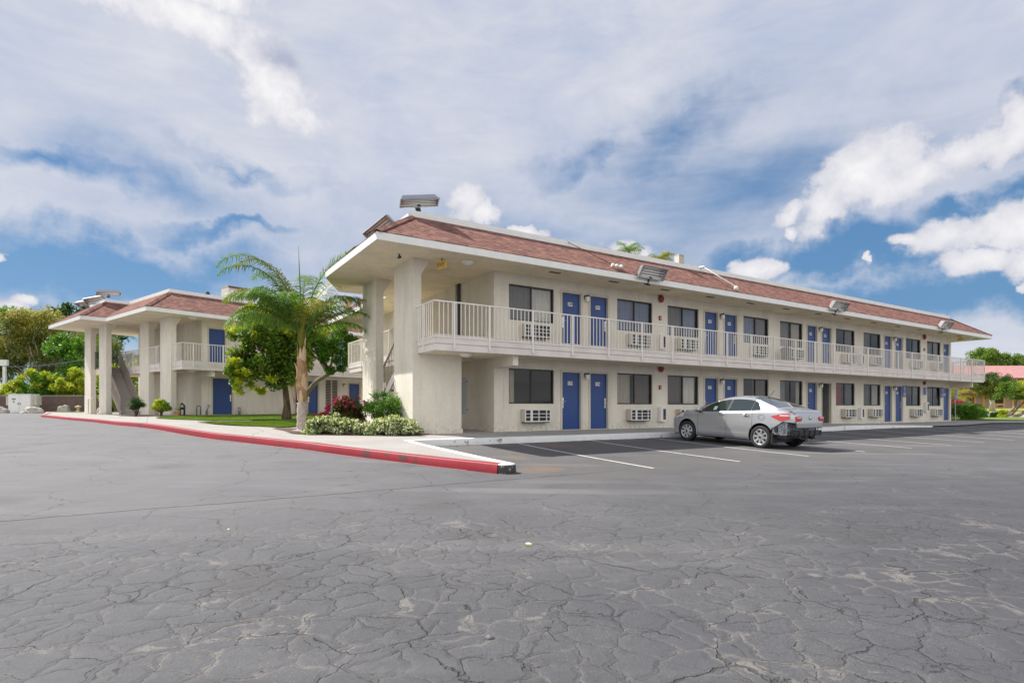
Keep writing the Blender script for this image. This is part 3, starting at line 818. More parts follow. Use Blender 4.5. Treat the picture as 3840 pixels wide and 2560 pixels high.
# stair, rising toward the camera between the piers and the walkway
m_ = MB(); ns = 14; v1, v0 = 16.85, 20.9
for i in range(ns):
    z = 2.80*(i+1)/ns; vv = v0-(v0-v1)*i/ns
    m_.box(6.86, 7.58, vv-.32, vv, z-.06, z)
st = m_.build('stair', 'tread_concrete', B, O)
m_ = MB()
for ux in (6.82, 7.60): m_.bar((ux, v0+.1, -.1), (ux, v1, 2.68), .05, .26)
m_.build('stringer', 'rail_paint', st, O)
m_ = MB()
for ux in (6.80,):
    for dz, w in ((.98, .045), (.10, .03)): m_.bar((ux, v0, dz), (ux, v1, 2.80+dz), w, w)
    for i in range(30):
        t = i/29; m_.bar((ux, v0+(v1-v0)*t, 2.8*t+.1), (ux, v0+(v1-v0)*t, 2.8*t+.98), .02, .02, up=(0, 1, 0))
m_.build('handrail', 'stair_rail', st, O)
ER = [(4.99, 14.53), (45.2, 14.53), (45.2, 31.), (7.9, 31.), (7.9, 21.8), (6.0, 21.8), (4.99, 19.7)]
make_roof(B, O, ER, 5.17)
# soffit vents
m_ = MB()
for k in range(14): u = 10.9+k*2.55; m_.box(u, u+.42, 14.95, 15.07, 5.155, 5.169)
m_.build('soffit_vent', 'dark_metal', B, O)

# ------------------------------------------------------------------ the far block across the courtyard
OL = (13.92, 32.75, .40); z0 = .40
L = thing('motel_building', FL.w(*OL), FL.a, 'farther two-storey motel block with stair tower, behind the palm tree on the lawn', 'building')
VL, UEL = 32.75, 31.5
holes = [(14.25, 15.2, z0+2.80, z0+4.80), (14.46, 15.6, z0, z0+2.06), (19.45, 21.1, z0, z0+2.09), (22.35, 23.25, z0+2.8, z0+4.8), (23.4, 24.3, z0, z0+2.06), (25.2, 27.0, z0+.9, z0+2.06), (25.2, 27., z0+3.65, z0+4.82), (17.2, 19.0, z0+3.65, z0+4.82)]
mb = MB(); facade(mb, 13.92, UEL, -.1, z0+5.19, VL, holes)
mb.poly([(13.92, 42, -.1), (13.92, VL, -.1), (13.92, VL, z0+5.19), (13.92, 42, z0+5.19)])
mb.poly([(UEL, VL, -.1), (UEL, 42, -.1), (UEL, 42, z0+5.19), (UEL, VL, z0+5.19)])
mb.poly([(UEL, 42, -.1), (13.92, 42, -.1), (13.92, 42, z0+5.19), (UEL, 42, z0+5.19)])
mb.build('wall', 'stucco', L, OL)
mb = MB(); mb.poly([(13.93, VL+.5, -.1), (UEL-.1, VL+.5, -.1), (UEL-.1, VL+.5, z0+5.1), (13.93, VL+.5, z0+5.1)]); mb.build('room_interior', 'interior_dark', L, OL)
make_door(L, OL, 14.25, 15.2, z0+2.8, VL, None, 'L', 2.0); make_door(L, OL, 14.46, 15.6, z0, VL, None, 'L', 2.06)
make_door(L, OL, 19.45, 20.27, z0, VL, None, 'L', 2.09, handle=False); make_door(L, OL, 20.33, 21.1, z0, VL, None, 'R', 2.09, vent=True)
make_door(L, OL, 22.35, 23.25, z0+2.8, VL, None, 'R', 2.0); make_door(L, OL, 23.4, 24.3, z0, VL, None, 'R', 2.06, vent=True)
for h in holes[-3:]: make_window(L, OL, *h, VL, [(.03, .97, 'curtain_grey', 1)])
m_ = MB()
for (a, b) in ((21.63, 22.0), (22.12, 22.5)):
    m_.box(a-.03, a, VL-.03, VL, z0+.1, z0+2.2); m_.box(b, b+.03, VL-.03, VL, z0+.1, z0+2.2)
    for k in range(20): zz = z0+.13+k*.104; m_.bar((a, VL-.03, zz), (b, VL-.03, zz), .05, .018, up=(0, .6, .8))
lv = m_.build('louver_panel', 'ac_beige', L, OL)
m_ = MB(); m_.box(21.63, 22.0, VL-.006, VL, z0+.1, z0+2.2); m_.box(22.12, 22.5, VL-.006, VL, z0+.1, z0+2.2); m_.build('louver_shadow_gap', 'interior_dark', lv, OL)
for (a, c, d) in ((12.3, 32.6, 34.0), (12.3, 35.6, 36.9), (11.1, 38.4, 39.6), (11.1, 41.1, 42.25)):
    m_ = MB(); m_.box(a, a+.27, c, d, -.1, z0+5.17)
    m_.hexa([(a+.27, c, z0+4.75), (a+.271, c, z0+4.75), (a+.271, d, z0+4.75), (a+.27, d, z0+4.75), (a+.27, c, z0+5.168), (a+.55, c, z0+5.168), (a+.55, d, z0+5.168), (a+.27, d, z0+5.168)])
    m_.box(a-.03, a+.30, c-.03, d+.03, -.1, z0+.12)
    m_.build('pier', 'stucco', L, OL)
deck = [(12.42, 31.42), (UEL, 31.42), (UEL, VL), (13.92, VL), (13.92, 41.6), (11.35, 41.6), (11.35, 40.1), (12.36, 40.1), (12.36, 34.1), (12.57, 34.1), (12.57, 32.6), (12.42, 32.6)]
m_ = MB(); m_.prism(deck, z0+2.37, z0+2.80); wk = m_.build('walkway', 'soffit_stucco', L, OL)
m_ = MB()
_f = fasc
def fascL(a, b, o):
    for zz0, zz1, t in ((2.555, 2.72, .05), (2.36, 2.545, .03), (2.73, 2.815, .015)):
        zz0 += z0; zz1 += z0
        m_.hexa([(a[0], a[1], zz0), (b[0], b[1], zz0), (b[0]+o[0]*t, b[1]+o[1]*t, zz0), (a[0]+o[0]*t, a[1]+o[1]*t, zz0), (a[0], a[1], zz1), (b[0], b[1], zz1), (b[0]+o[0]*t, b[1]+o[1]*t, zz1), (a[0]+o[0]*t, a[1]+o[1]*t, zz1)])
fascL((12.42, 31.42), (UEL, 31.42), (0, -1)); fascL((12.42, 31.39), (12.42, 32.6), (-1, 0)); fascL((12.36, 34.1), (12.36, 40.1), (-1, 0))
m_.build('fascia_board', 'fascia_paint', wk, OL)
posts = [(12.9+1.53*k, 31.36) for k in range(12)]
railing_run(L, OL, [(12.36, 32.6), (12.36, 31.36), (UEL, 31.36)], z0+2.73, z0+3.72, posts+[(12.36, 32.2)])
railing_run(L, OL, [(12.32, 34.1), (12.32, 40.1)], z0+2.73, z0+3.72, [(12.32, 34.6), (12.32, 36.7), (12.32, 38.0), (12.32, 39.2)])
railing_run(L, OL, [(11.35, 40.1), (11.30, 41.64), (13.9, 41.64)], z0+2.73, z0+3.72, [(11.32, 41.6), (12.6, 41.64), (13.8, 41.64)], mat='dark_metal')
m_ = MB(); m_.box(13.92, 14.10, 31.6, VL+.002, z0+2.05, z0+2.37); m_.build('beam', 'stucco', L, OL)
m_ = MB(); v0, v1 = 36.95, 40.1
for i in range(14):
    z = z0+2.80*(i+1)/14; vv = v0+(v1-v0)*i/14
    m_.box(11.42, 12.22, vv, vv+.27, z-.055, z); m_.box(11.42, 12.22, vv+.04, vv+.07, z-.215, z-.056)
st = m_.build('stair', 'tread_concrete', L, OL)
m_ = MB()
for ux in (11.38, 12.26): m_.bar((ux, v0-.1, z0), (ux, v1, z0+2.66), .05, .28)
m_.build('stringer', 'stair_rail', st, OL)
m_ = MB()
for ux in (11.36, 12.27):
    for dz, w in ((.95, .05), (.12, .04)): m_.bar((ux, v0, z0+dz), (ux, v1, z0+2.80+dz), w, w)
    for i in range(44):
        t = i/43; m_.bar((ux, v0+(v1-v0)*t, z0+2.8*t+.1), (ux, v0+(v1-v0)*t, z0+2.8*t+.95), .022, .022, up=(0, 1, 0))
m_.build('handrail', 'stair_rail', st, OL)
EL_ = [(10.8, 31.5), (32.8, 31.5), (32.8, 43.5), (9.65, 43.5), (9.65, 37.4), (10.8, 37.4)]
make_roof(L, OL, EL_, z0+5.17)
# ------------------------------------------------------------------ fittings on the blocks (each one a thing)
def T0(name, label=None, cat=None, group=None): return thing(name, (0, 0, 0), 0, label, cat, group)
# through-wall air conditioner, origin low centre on the wall, front toward -y
def make_ac():
    t = T0('air_conditioner', 'x', 'air conditioner', 'wall air conditioners under the windows')
    m = MB(); m.box(-.525, .525, -.24, -.02, .0, .42); m.build('casing', 'ac_beige', t)
    m = MB(); m.box(-.50, .50, -.236, -.03, -.03, -.002); m.build('drain_tray', 'dark_metal', t)
    g = MB(); x0, x1 = -.52, .52
    g.box(x0, x1, -.275, -.242, .0, .035); g.box(x0, x1, -.275, -.242, .385, .42)
    for a, b in ((-.52, -.485), (-.30, -.215), (.02, .05), (.33, .36), (.485, .52)): g.box(a, b, -.272, -.242, .035, .385)
    for z in (.145, .258): g.box(-.485, .485, -.270, -.243, z, z+.02)
    gr = g.build('grille', 'ac_white', t)
    m = MB(); m.box(-.49, .49, -.25, -.2405, .03, .39)
    for k in range(12): m.box(-.485, .485, -.256, -.25, .045+k*.029, .052+k*.029)
    m.build('coil', 'black_plastic', gr)
    return t
def make_lamp():
    t = T0('wall_lamp', 'x', 'wall lamp', 'lantern lamps between the doors')
    m = MB(); m.box(-.06, .06, -.03, -.002, -.02, .12); m.box(-.055, .055, -.16, -.03, .075, .10); m.hexa([(-.065, -.17, .06), (.065, -.17, .06), (.065, -.03, .06), (-.065, -.03, .06), (-.04, -.15, .12), (.04, -.15, .12), (.04, -.05, .12), (-.04, -.05, .12)])
    m.build('bracket', 'black_plastic', t)
    m = MB(); m.hexa([(-.045, -.15, -.10), (.045, -.15, -.10), (.045, -.05, -.10), (-.045, -.05, -.10), (-.058, -.162, .058), (.058, -.162, .058), (.058, -.04, .058), (-.058, -.04, .058)]); m.build('lamp_glass', 'lamp_glass', t)
    return t
def make_bell():
    t = T0('alarm_bell', 'x', 'alarm bell', 'round red alarm bells on the walls')
    m = MB(); m.box(-.06, .06, -.05, -.002, -.06, .06); m.build('back_box', 'alarm_red', t)
    m = MB(); m.lathe([(.002, -.115), (.06, -.112), (.12, -.095), (.148, -.06), (.15, -.045), (.14, -.044), (.002, -.05)], axis='Y', n=24); m.build('gong', 'alarm_red', t, smooth=True)
    return t
def make_pull():
    t = T0('fire_alarm_pull', 'x', 'fire alarm', 'small red alarm pulls on the walls')
    m = MB(); m.box(-.055, .055, -.05, -.002, -.075, .075); m.build('housing', 'alarm_red', t)
    m = MB(); m.box(-.035, .035, -.058, -.051, -.02, .01); m.build('pull_bar', 'sign_white', t)
    return t
def make_cab():
    t = T0('extinguisher_cabinet', 'x', 'cabinet', 'white extinguisher cabinets on the walls')
    m = MB(); m.box(-.17, .17, -.16, -.002, 0, .56); m.build('casing', 'ac_white', t)
    m = MB(); m.box(-.02, .11, -.163, -.1605, .08, .48); d = m.build('window', 'black_plastic', t)
    m = MB(); m.box(-.035, -.02, -.168, -.1605, .065, .495); m.box(.11, .125, -.168, -.1605, .065, .495); m.box(-.02, .11, -.168, -.1605, .065, .08); m.box(-.02, .11, -.168, -.1605, .48, .495); m.build('window_frame', 'grey_metal', d)
    m = MB(); m.box(.0, .09, -.167, -.1635, .12, .2); m.build('red_tag', 'alarm_red', d)
    return t
def put(make, places, F=FR, z0=0):
    base = make(); first = True
    for (u, v, z, lab) in places:
        loc = F.w(u, v, z+z0)
        if first: base.location = loc; base.rotation_euler = (0, 0, F.a); base['label'] = lab; first = False
        else: dup(base, loc, F.a, lab)
near = ['outer side of door %s', 'beside door %s, toward the next window pair', 'beside door %s, toward the alarm bell', 'just past door %s']
rooms = [('240', 'left'), ('241', 'right'), ('242', 'left'), ('243', 'right'), ('244', 'left'), ('245', 'right'), ('246', 'left'), ('247', 'right'), ('248', 'left')]
low = ['135', '136', '137', '138', '139', '140', '141', '142', '143']
acp = []
for i, a in enumerate(ws):
    c = U0+a+.975
    lr = 'left' if i % 2 == 0 else 'right'
    nl = '%s of door %s' % (lr, low[i]) if i != 5 else 'right of the dark open doorway'
    acp.append((c, V, .30, 'air conditioner on the ground floor, under the window just '+nl))
    acp.append((c, V, 3.11, 'air conditioner behind the upper railing, under the window %s of door %s' % (lr, numU[i])))
put(make_ac, acp)
lp = []
for k, (u, a, b) in enumerate(((.67, 0, 1), (8.06, 2, 3), (15.55, 4, 5), (23.02, 6, 7))):
    lp.append((U0+u, V, 1.88, 'small black wall lantern on the ground floor between door %s and %s' % (low[a], ('door '+low[b]) if b != 5 else 'the open doorway')))
    lp.append((U0+u, V, 4.64, 'small black wall lantern on the upper floor between doors %s and %s' % (numU[a], numU[b])))
put(make_lamp, lp)
dup(bpy.data.objects['wall_lamp'], FL.w(23.0, VL, .4+1.88), FL.a, 'small black wall lantern right of the louvers, in the courtyard')
W2 = ['between the windows after door 136', 'left of door 143']; W3 = ['between the windows after door 241', 'left of door 248']
put(make_bell, [(U0+4.43, V, 2.31, 'round red alarm bell on the ground floor '+W2[0]), (U0+4.43, V, 5.02, 'round red alarm bell under the soffit '+W3[0]),
                (U0+26.72, V, 2.31, 'round red alarm bell on the ground floor '+W2[1]), (U0+26.72, V, 5.02, 'round red alarm bell under the soffit '+W3[1])])
dup(bpy.data.objects['alarm_bell'], FL.w(24.75, VL, .4+2.25), FL.a, 'round red alarm bell beside the far courtyard door with the blue vent')
put(make_pull, [(U0+4.40, V, 1.57, 'small red alarm pull on the ground floor '+W2[0]), (U0+4.40, V, 4.27, 'small red alarm pull on the upper floor '+W3[0]), (U0+26.75, V, 4.27, 'small red alarm pull on the upper floor '+W3[1])])
put(make_cab, [(U0+4.45, V, .24, 'white extinguisher cabinet on the ground floor between the windows after door 136'), (U0+4.45, V, 3.05, 'white extinguisher cabinet behind the upper railing, after door 241'),
               (U0+19.38, V, .22, 'white extinguisher cabinet on the ground floor past the dark open doorway'), (U0+19.38, V, 3.03, 'white extinguisher cabinet behind the upper railing, between doors 245 and 246'),
               (U0+26.86, V, .55, 'white extinguisher cabinet beneath the middle blue parking sign on the wall')])

# floodlights: long boxes with four tubes
def make_flood():
    t = T0('floodlight', 'x', 'floodlight', 'box floodlights along the roof edges')
    a, b, c, d = .60, .215, .50, .13
    m = MB()
    F_ = [(-a, 0, -b), (a, 0, -b), (a, 0, b), (-a, 0, b)]; K = [(-c, .22, -d), (c, .22, -d), (c, .22, d), (-c, .22, d)]
    for i in range(4):
        j = (i+1) % 4; m.poly([F_[i], F_[j], K[j], K[i]])
    m.poly(K[::-1])
    for (x0, x1, z0_, z1_) in ((-a, a, b-.02, b+.012), (-a, a, -b-.012, -b+.02), (-a-.012, -a+.02, -b, b), (a-.02, a+.012, -b, b)): m.box(x0, x1, -.02, .012, z0_, z1_)
    m.build('housing', 'grey_metal', t)
    m = MB(); m.poly([(-.49, .19, -.125), (.49, .19, -.125), (.49, .19, .125), (-.49, .19, .125)])
    for s in (-1, 1): m.poly([(-.58, .01, s*.205), (.58, .01, s*.205), (.49, .19, s*.125), (-.49, .19, s*.125)])
    rf = m.build('reflector', 'ac_white', t)
    m = MB()
    for k in range(4): z = -.14+k*.093; m.tube([(-.54, .06, z), (.54, .06, z)], .021, 8)
    m.build('lamp_tubes', 'lamp_glass', rf, smooth=True)
    m = MB(); m.tube([(0, .1, -.17), (0, .06, -.30), (0, .06, -.42)], .03, 8); m.box(-.05, .05, .0, .14, -.22, -.17); m.box(-.08, .08, -.02, .14, -.46, -.42); m.build('bracket', 'dark_metal', t)
    return t
fl = make_flood()
def setflood(o, F, u, v, z, yaw, pitch, lab, roll=0):
    o.location = F.w(u, v, z); o.rotation_euler = Euler((R(pitch), R(roll), F.a+R(yaw)), 'XYZ'); o['label'] = lab
setflood(fl, FR, 14.8, 14.25, 5.46, 0, 34, 'box floodlight with four tubes on the eave, above the window after door 241')
for a in ((FR, 26.9, 14.25, 5.46, 0, 34, 'box floodlight on the eave of the near block, above doors 244 and 245'), (FR, 38.1, 14.25, 5.46, 0, 34, 'box floodlight on the eave at the far end of the near block'),
          (FR, 6.95, 16.35, 7.05, -12, 66, 'long box floodlight standing on the near roof corner, highest of all', -9), (FR, 6.1, 17.6, 6.42, -70, 50, 'box floodlight just left of the near roof corner, tilted out over the hip', -18),
          (FR, 6.3, 20.8, 6.40, -90, 50, 'small-looking floodlight farthest down the left roof edge of the near block'),
          (FL, 11.5, 39.3, 7.45, -10, 64, 'box floodlight standing on the roof peak of the far block stair tower', -6), (FL, 11.2, 40.7, 7.2, -50, 45, 'middle floodlight on the far block stair tower, turned side on', -10), (FL, 11.1, 42.9, 7.2, -80, 64, 'floodlight at the left edge of the far block stair tower roof')):
    o = copy_tree(fl); setflood(o, *a)
    if a[5] > 60: o.scale = (1, 1, .8)
# white emergency twin lamp, roof conduits and boxes
t = thing('roof_conduit', FR.w(19.6, 16.1, 6.60), FR.a, 'white pipe running down the shingles of the near block to a round cap', 'pipe')
m = MB(); m.tube([(0, .15, .12), (0, 0, .10), (0, -.08, .06), (.05, -1.55, -.98)], .032, 8); m.build('pipe', 'pipe_white', t, smooth=True)
m = MB(); m.lathe([(.001, .09), (.06, .08), (.085, .03), (.085, -.03), (.05, -.08), (.001, -.09)], (.05, -1.62, -1.08)); m.lathe([(.001, .06), (.06, .04), (.06, -.04), (.001, -.06)], (0, -.08, .08)); m.build('cap', 'pipe_white', t, smooth=True)
t = thing('roof_lamp', FR.w(13.55, 14.75, 5.60), FR.a, 'small white twin lamp lying on the shingles left of the eave floodlight', 'lamp')
m = MB(); m.box(-.25, .25, -.05, .03, .0, .04); m.build('arm', 'pipe_white', t)
for s in (-.18, .2, 0): m = MB(); m.lathe([(.001, .10), (.05, .08), (.07, .03), (.06, -.01), (.001, -.02)], (s, -.02, .02)); m.build('lamp_head', 'pipe_white', t, smooth=True)
m = MB(); m.tube([(-1.0, 1.5, 1.15), (-1.0, 1.35, 1.02), (-.1, .05, .08)], .012, 6); m.build('wire', 'cable', t)
t = thing('roof_vent', FR.w(18.4, 16.25, 6.72), FR.a, 'small cream vent box on the parapet of the near block', 'vent')
m = MB(); m.box(-.15, .15, -.1, .15, -.03, .30); m.build('casing', 'ac_beige', t); m = MB(); m.box(-.16, .16, -.12, .17, .30, .33); m.build('lid', 'ac_beige', t)
# lamps under soffit and walkway
def make_dome(name='ceiling_lamp'):
    t = T0(name, 'x', 'ceiling lamp', 'white ceiling lamps under soffits and walkways')
    m = MB(); m.lathe([(.001, -.11), (.10, -.10), (.17, -.06), (.205, -.012), (.205, 0), (.001, 0)], n=20); m.build('diffuser', 'lamp_glass', t, smooth=True)
    return t
dm = make_dome(); dm.location = FR.w(8.03, 15.26, 5.165); dm['label'] = 'white ceiling lamp under the soffit at the near roof corner'
for (F, u, v, z, lab) in ((FR, 7.86, 15.05, 2.365, 'white ceiling lamp under the walkway above the grey electrical cabinet'), (FR, 43.8, 15.3, 5.165, 'white ceiling lamp under the far roof end of the near block'),
                          (FL, 13.1, 31.95, 5.565, 'white ceiling lamp under the soffit of the far block corner'), (FL, 13.2, 32.2, 2.765, 'white ceiling lamp under the walkway of the far block corner')):
    dup(dm, F.w(u, v, z), F.a, lab)
def make_exit(F, u, v, z, lab, mat='exit_yellow', words=None):
    t = thing('exit_sign', F.w(u, v, z), F.a-1.25, lab, 'sign', 'exit signs under the soffits')
    m = MB(); m.box(-.16, .16, -.03, .03, -.22, 0); b = m.build('sign_panel', mat, t)
    m = MB(); text_geo(m, 'EXIT', .15, 0, -.11, -.033, 0); m.build('lettering', 'alarm_red', b)
    m = MB(); m.tube([(0, 0, 0), (0, 0, .08)], .02, 6); m.build('bracket', 'dark_metal', t)
make_exit(FR, 7.25, 15.4, 5.09, 'yellow exit sign hanging under the near roof corner'); make_exit(FR, 42.0, 15.0, 5.09, 'yellow exit sign hanging near the far end above door 248')
t = thing('security_camera', FR.w(6.0, 15.6, 5.16), FR.a, 'small dark camera under the soffit left of the front pier', 'camera')
m = MB(); m.tube([(0, 0, 0), (0, 0, -.06)], .025, 8); m.build('mount', 'dark_metal', t)
m = MB(); m.tube([(0, .06, -.08), (0, -.10, -.10)], .035, 8); m.build('body', 'black_plastic', t)
# electrical cabinet with conduits
t = thing('electrical_cabinet', FR.w(8.06, 16.1, .5), FR.a, 'tall grey electrical cabinet in the recess beside the front stucco wall', 'cabinet')
m = MB(); m.box(.025, .27, -.2, .22, .06, 1.21); m.build('casing', 'panel_grey', t)
m = MB(); m.box(.04, .255, -.212, -.201, .10, 1.17); m.build('door', 'panel_grey', t)
m = MB()
for y in (-.08, .06, .16): m.tube([(.12, y, 1.2), (.12, y, 1.86)], .028, 8); m.tube([(.12, y, -.5), (.12, y, .06)], .028, 8)
m.build('conduit', 'panel_grey', t)
m = MB(); m.box(.27, .42, -.02, .02, 1.08, 1.12); m.box(.27, .42, -.02, .02, .18, .22); m.build('strut', 'dark_metal', t)
t = thing('conduit_riser', FR.w(9.29, 18.3, 2.8), FR.a, 'pair of dark conduits climbing the shaded wall behind the corner railing', 'conduit')
m = MB(); m.tube([(-.06, -.09, 0), (-.06, -.09, 2.37)], .05, 8); m.build('pipe', 'dark_metal', t); m = MB(); m.tube([(-.06, .09, 0), (-.06, .09, 2.37)], .05, 8); m.build('pipe', 'grey_metal', t)
# a trash can on the upper walkway
t = thing('trash_can', FR.w(U0+12.05, 15.4, 2.80), FR.a, 'grey lidded trash can on the upper walkway left of door 244', 'trash can')
m = MB(); m.lathe([(.001, 0), (.17, 0), (.21, .62), (.001, .62)], n=16); m.build('bin', 'panel_grey', t, smooth=False); m = MB(); m.lathe([(.225, .60), (.225, .66), (.12, .74), (.001, .75)], n=16); m.build('lid', 'panel_grey', t)

# blue parking signs
def make_psign(name, F, u, v, z, w, h, lab, pole=None):
    t = thing(name, F.w(u, v, z), F.a, lab, 'sign', 'blue parking signs')
    m = MB(); m.box(-w/2, w/2, -.012, 0, 0, h); p = m.build('sign_panel', 'sign_blue', t)
    m = MB(); y = -.0155
    # wheelchair figure: head, back, seat, leg, wheel arc
    k = w/.30; cz = h-.15*k
    def disc(cx, cz_, r, n=12): m.poly([(cx+r*math.cos(-2*math.pi*i/n), y, cz_+r*math.sin(2*math.pi*i/n)) for i in range(n)])
    disc(-.015*k, cz+.085*k, .018*k)
    def seg(a, b, wd): m.bar((a[0]*k, y-.0005, cz+a[1]*k), (b[0]*k, y-.0005, cz+b[1]*k), wd*k, .002, up=(0, 1, 0))
    seg((-.015, .06), (-.005, -.01), .016); seg((-.005, -.01), (.045, -.015), .016); seg((.045, -.015), (.065, -.065), .014); seg((-.012, .035), (.035, .03), .012)
    an = [R(100+i*24) for i in range(10)]
    for i in range(9): seg((-.005+.055*math.cos(an[i]), -.045+.055*math.sin(an[i])), (-.005+.055*math.cos(an[i+1]), -.045+.055*math.sin(an[i+1])), .012)
    if h > .5:
        for j in range(3): m.box(-w*.36, w*.36, y-.001, y, h*.12+j*h*.12, h*.12+j*h*.12+.02)
    else: m.box(-w*.28, w*.28, y-.001, y, h*.14, h*.2)
    m.build('symbol', 'sign_white', p)
    if pole:
        m = MB(); m.tube([(0, .03, -pole), (0, .03, h)], .028, 8); m.build('post', 'grey_metal', t)
make_psign('parking_sign', FR, 36.62, 15.80, 1.42, .36, .64, 'blue wheelchair parking sign on the wall right of door 142')
make_psign('parking_sign', FR, U0+26.82, 15.80, 1.58, .30, .42, 'shorter blue parking sign on the wall under the alarm bell near the far end')
make_psign('parking_sign', FR, U0+29.12, 15.80, 1.42, .30, .64, 'blue wheelchair parking sign on the wall left of door 143')
make_psign('parking_sign', FR, 44.3, 16.1, 1.38, .32, .60, 'blue parking sign on its own steel post beside the clipped green shrub', pole=1.45)
# sleeping-room bits seen in the open doorway
t = thing('bed', FR.w(U0+16.3, V+1.55, 0), FR.a, 'dim bed with rumpled cover just inside the open doorway', 'bed')
m = MB(); m.box(-.7, .5, -.5, .8, 0, .38); m.build('bed_base', 'interior_dark', t)
rows = [[(-.75+1.3*i/12, -.55+1.4*j/8, .46+.05*math.sin(i*1.7+j)*math.cos(j*2.1)-(.12 if j == 0 else 0)) for i in range(13)] for j in range(9)]
m = MB(); m.grid(rows); m.build('cover', 'curtain_grey', t, smooth=True)

# roof things on the far block
t = thing('duct_box', FL.w(18.2, 37.6, 6.9), FL.a, 'open-framed pale metal duct box on the far block roof', 'duct')
m = MB(); m.box(-.8, -.72, -.5, .5, 0, 1.7); m.box(.6, .75, -.5, .5, 0, 1.62); m.box(-.8, .75, -.5, .5, 1.62, 1.72); m.box(-.72, .6, -.5, .5, 0, .95); m.build('frame', 'ac_beige', t)
m = MB(); m.box(-.82, .77, -.52, -.505, 1.60, 1.74); m.build('rim', 'brown_trim', t)
for (u, v, h, lab) in ((24.9, 34.9, 1.85, 'taller round tan chimney cap on the far block roof behind the palm'), (23.6, 35.2, 1.45, 'lower round tan chimney cap on the far block roof behind the palm')):
    t = thing('chimney', FL.w(u, v, 6.9), FL.a, lab, 'chimney')
    m = MB(); m.lathe([(.22, 0), (.22, h)], n=16); m.build('flue', 'chimney_tan', t); m = MB(); m.lathe([(.001, h-.30), (.30, h-.30), (.30, h), (.001, h+.02)], n=16); m.build('cap', 'chimney_tan', t)
t = thing('roof_camera', FL.w(14.5, 33.4, 7.1), FL.a, 'tiny dark device on the parapet of the far block', 'camera'); m = MB(); m.lathe([(.001, .0), (.09, .0), (.12, .1), (.07, .2), (.001, .22)], n=12); m.build('body', 'black_plastic', t)
# standpipes and valves by the far block corner
def pipe_thing(F, u, v, pts, r, mat, lab, valve=None):
    x, y, _ = F.w(u, v); t = thing('standpipe', (x, y, .40), F.a, lab, 'pipe', 'standpipes by the far block corner')
    m = MB(); m.tube(pts, r, 8); m.build('pipe', mat, t, smooth=True)
    if valve: m = MB(); m.lathe([(.001, -.05), (.07, -.05), (.07, .05), (.001, .05)], valve, axis='X', n=12); m.build('valve', 'dark_metal', t)
pipe_thing(FL, 12.9, 33.0, [(0, 0, 0), (0, 0, .5), (.1, 0, .62), (.22, 0, .5), (.22, 0, 0)], .05, 'dark_metal', 'bulky dark backflow pipe beside the front pier of the far block', (.11, 0, .35))
pipe_thing(FL, 13.5, 32.4, [(0, 0, 0), (0, 0, .42), (.05, 0, .48), (.15, 0, .48), (.2, 0, .42), (.2, 0, 0)], .022, 'dark_metal', 'thin dark bent standpipe, middle one by the far block corner')
pipe_thing(FL, 13.8, 31.9, [(0, 0, 0), (0, 0, .38), (.08, 0, .42), (.12, 0, .55)], .07, 'grey_metal', 'pale grey stubby standpipe nearest the wide blue door')
pipe_thing(FL, 15.9, 32.6, [(0, 0, 0), (0, 0, .42)], .07, 'grey_metal', 'short grey pipe stub against the wall right of the wide blue door')
t = thing('ladder_rail', FL.w(10.9, 40.3, .42), FL.a, 'low pale tube rail between the two left piers', 'rail'); m = MB(); m.tube([(0, -.5, 0), (0, -.5, .9), (0, .5, .9), (0, .5, 0)], .025, 6); m.build('rail', 'ac_beige', t)
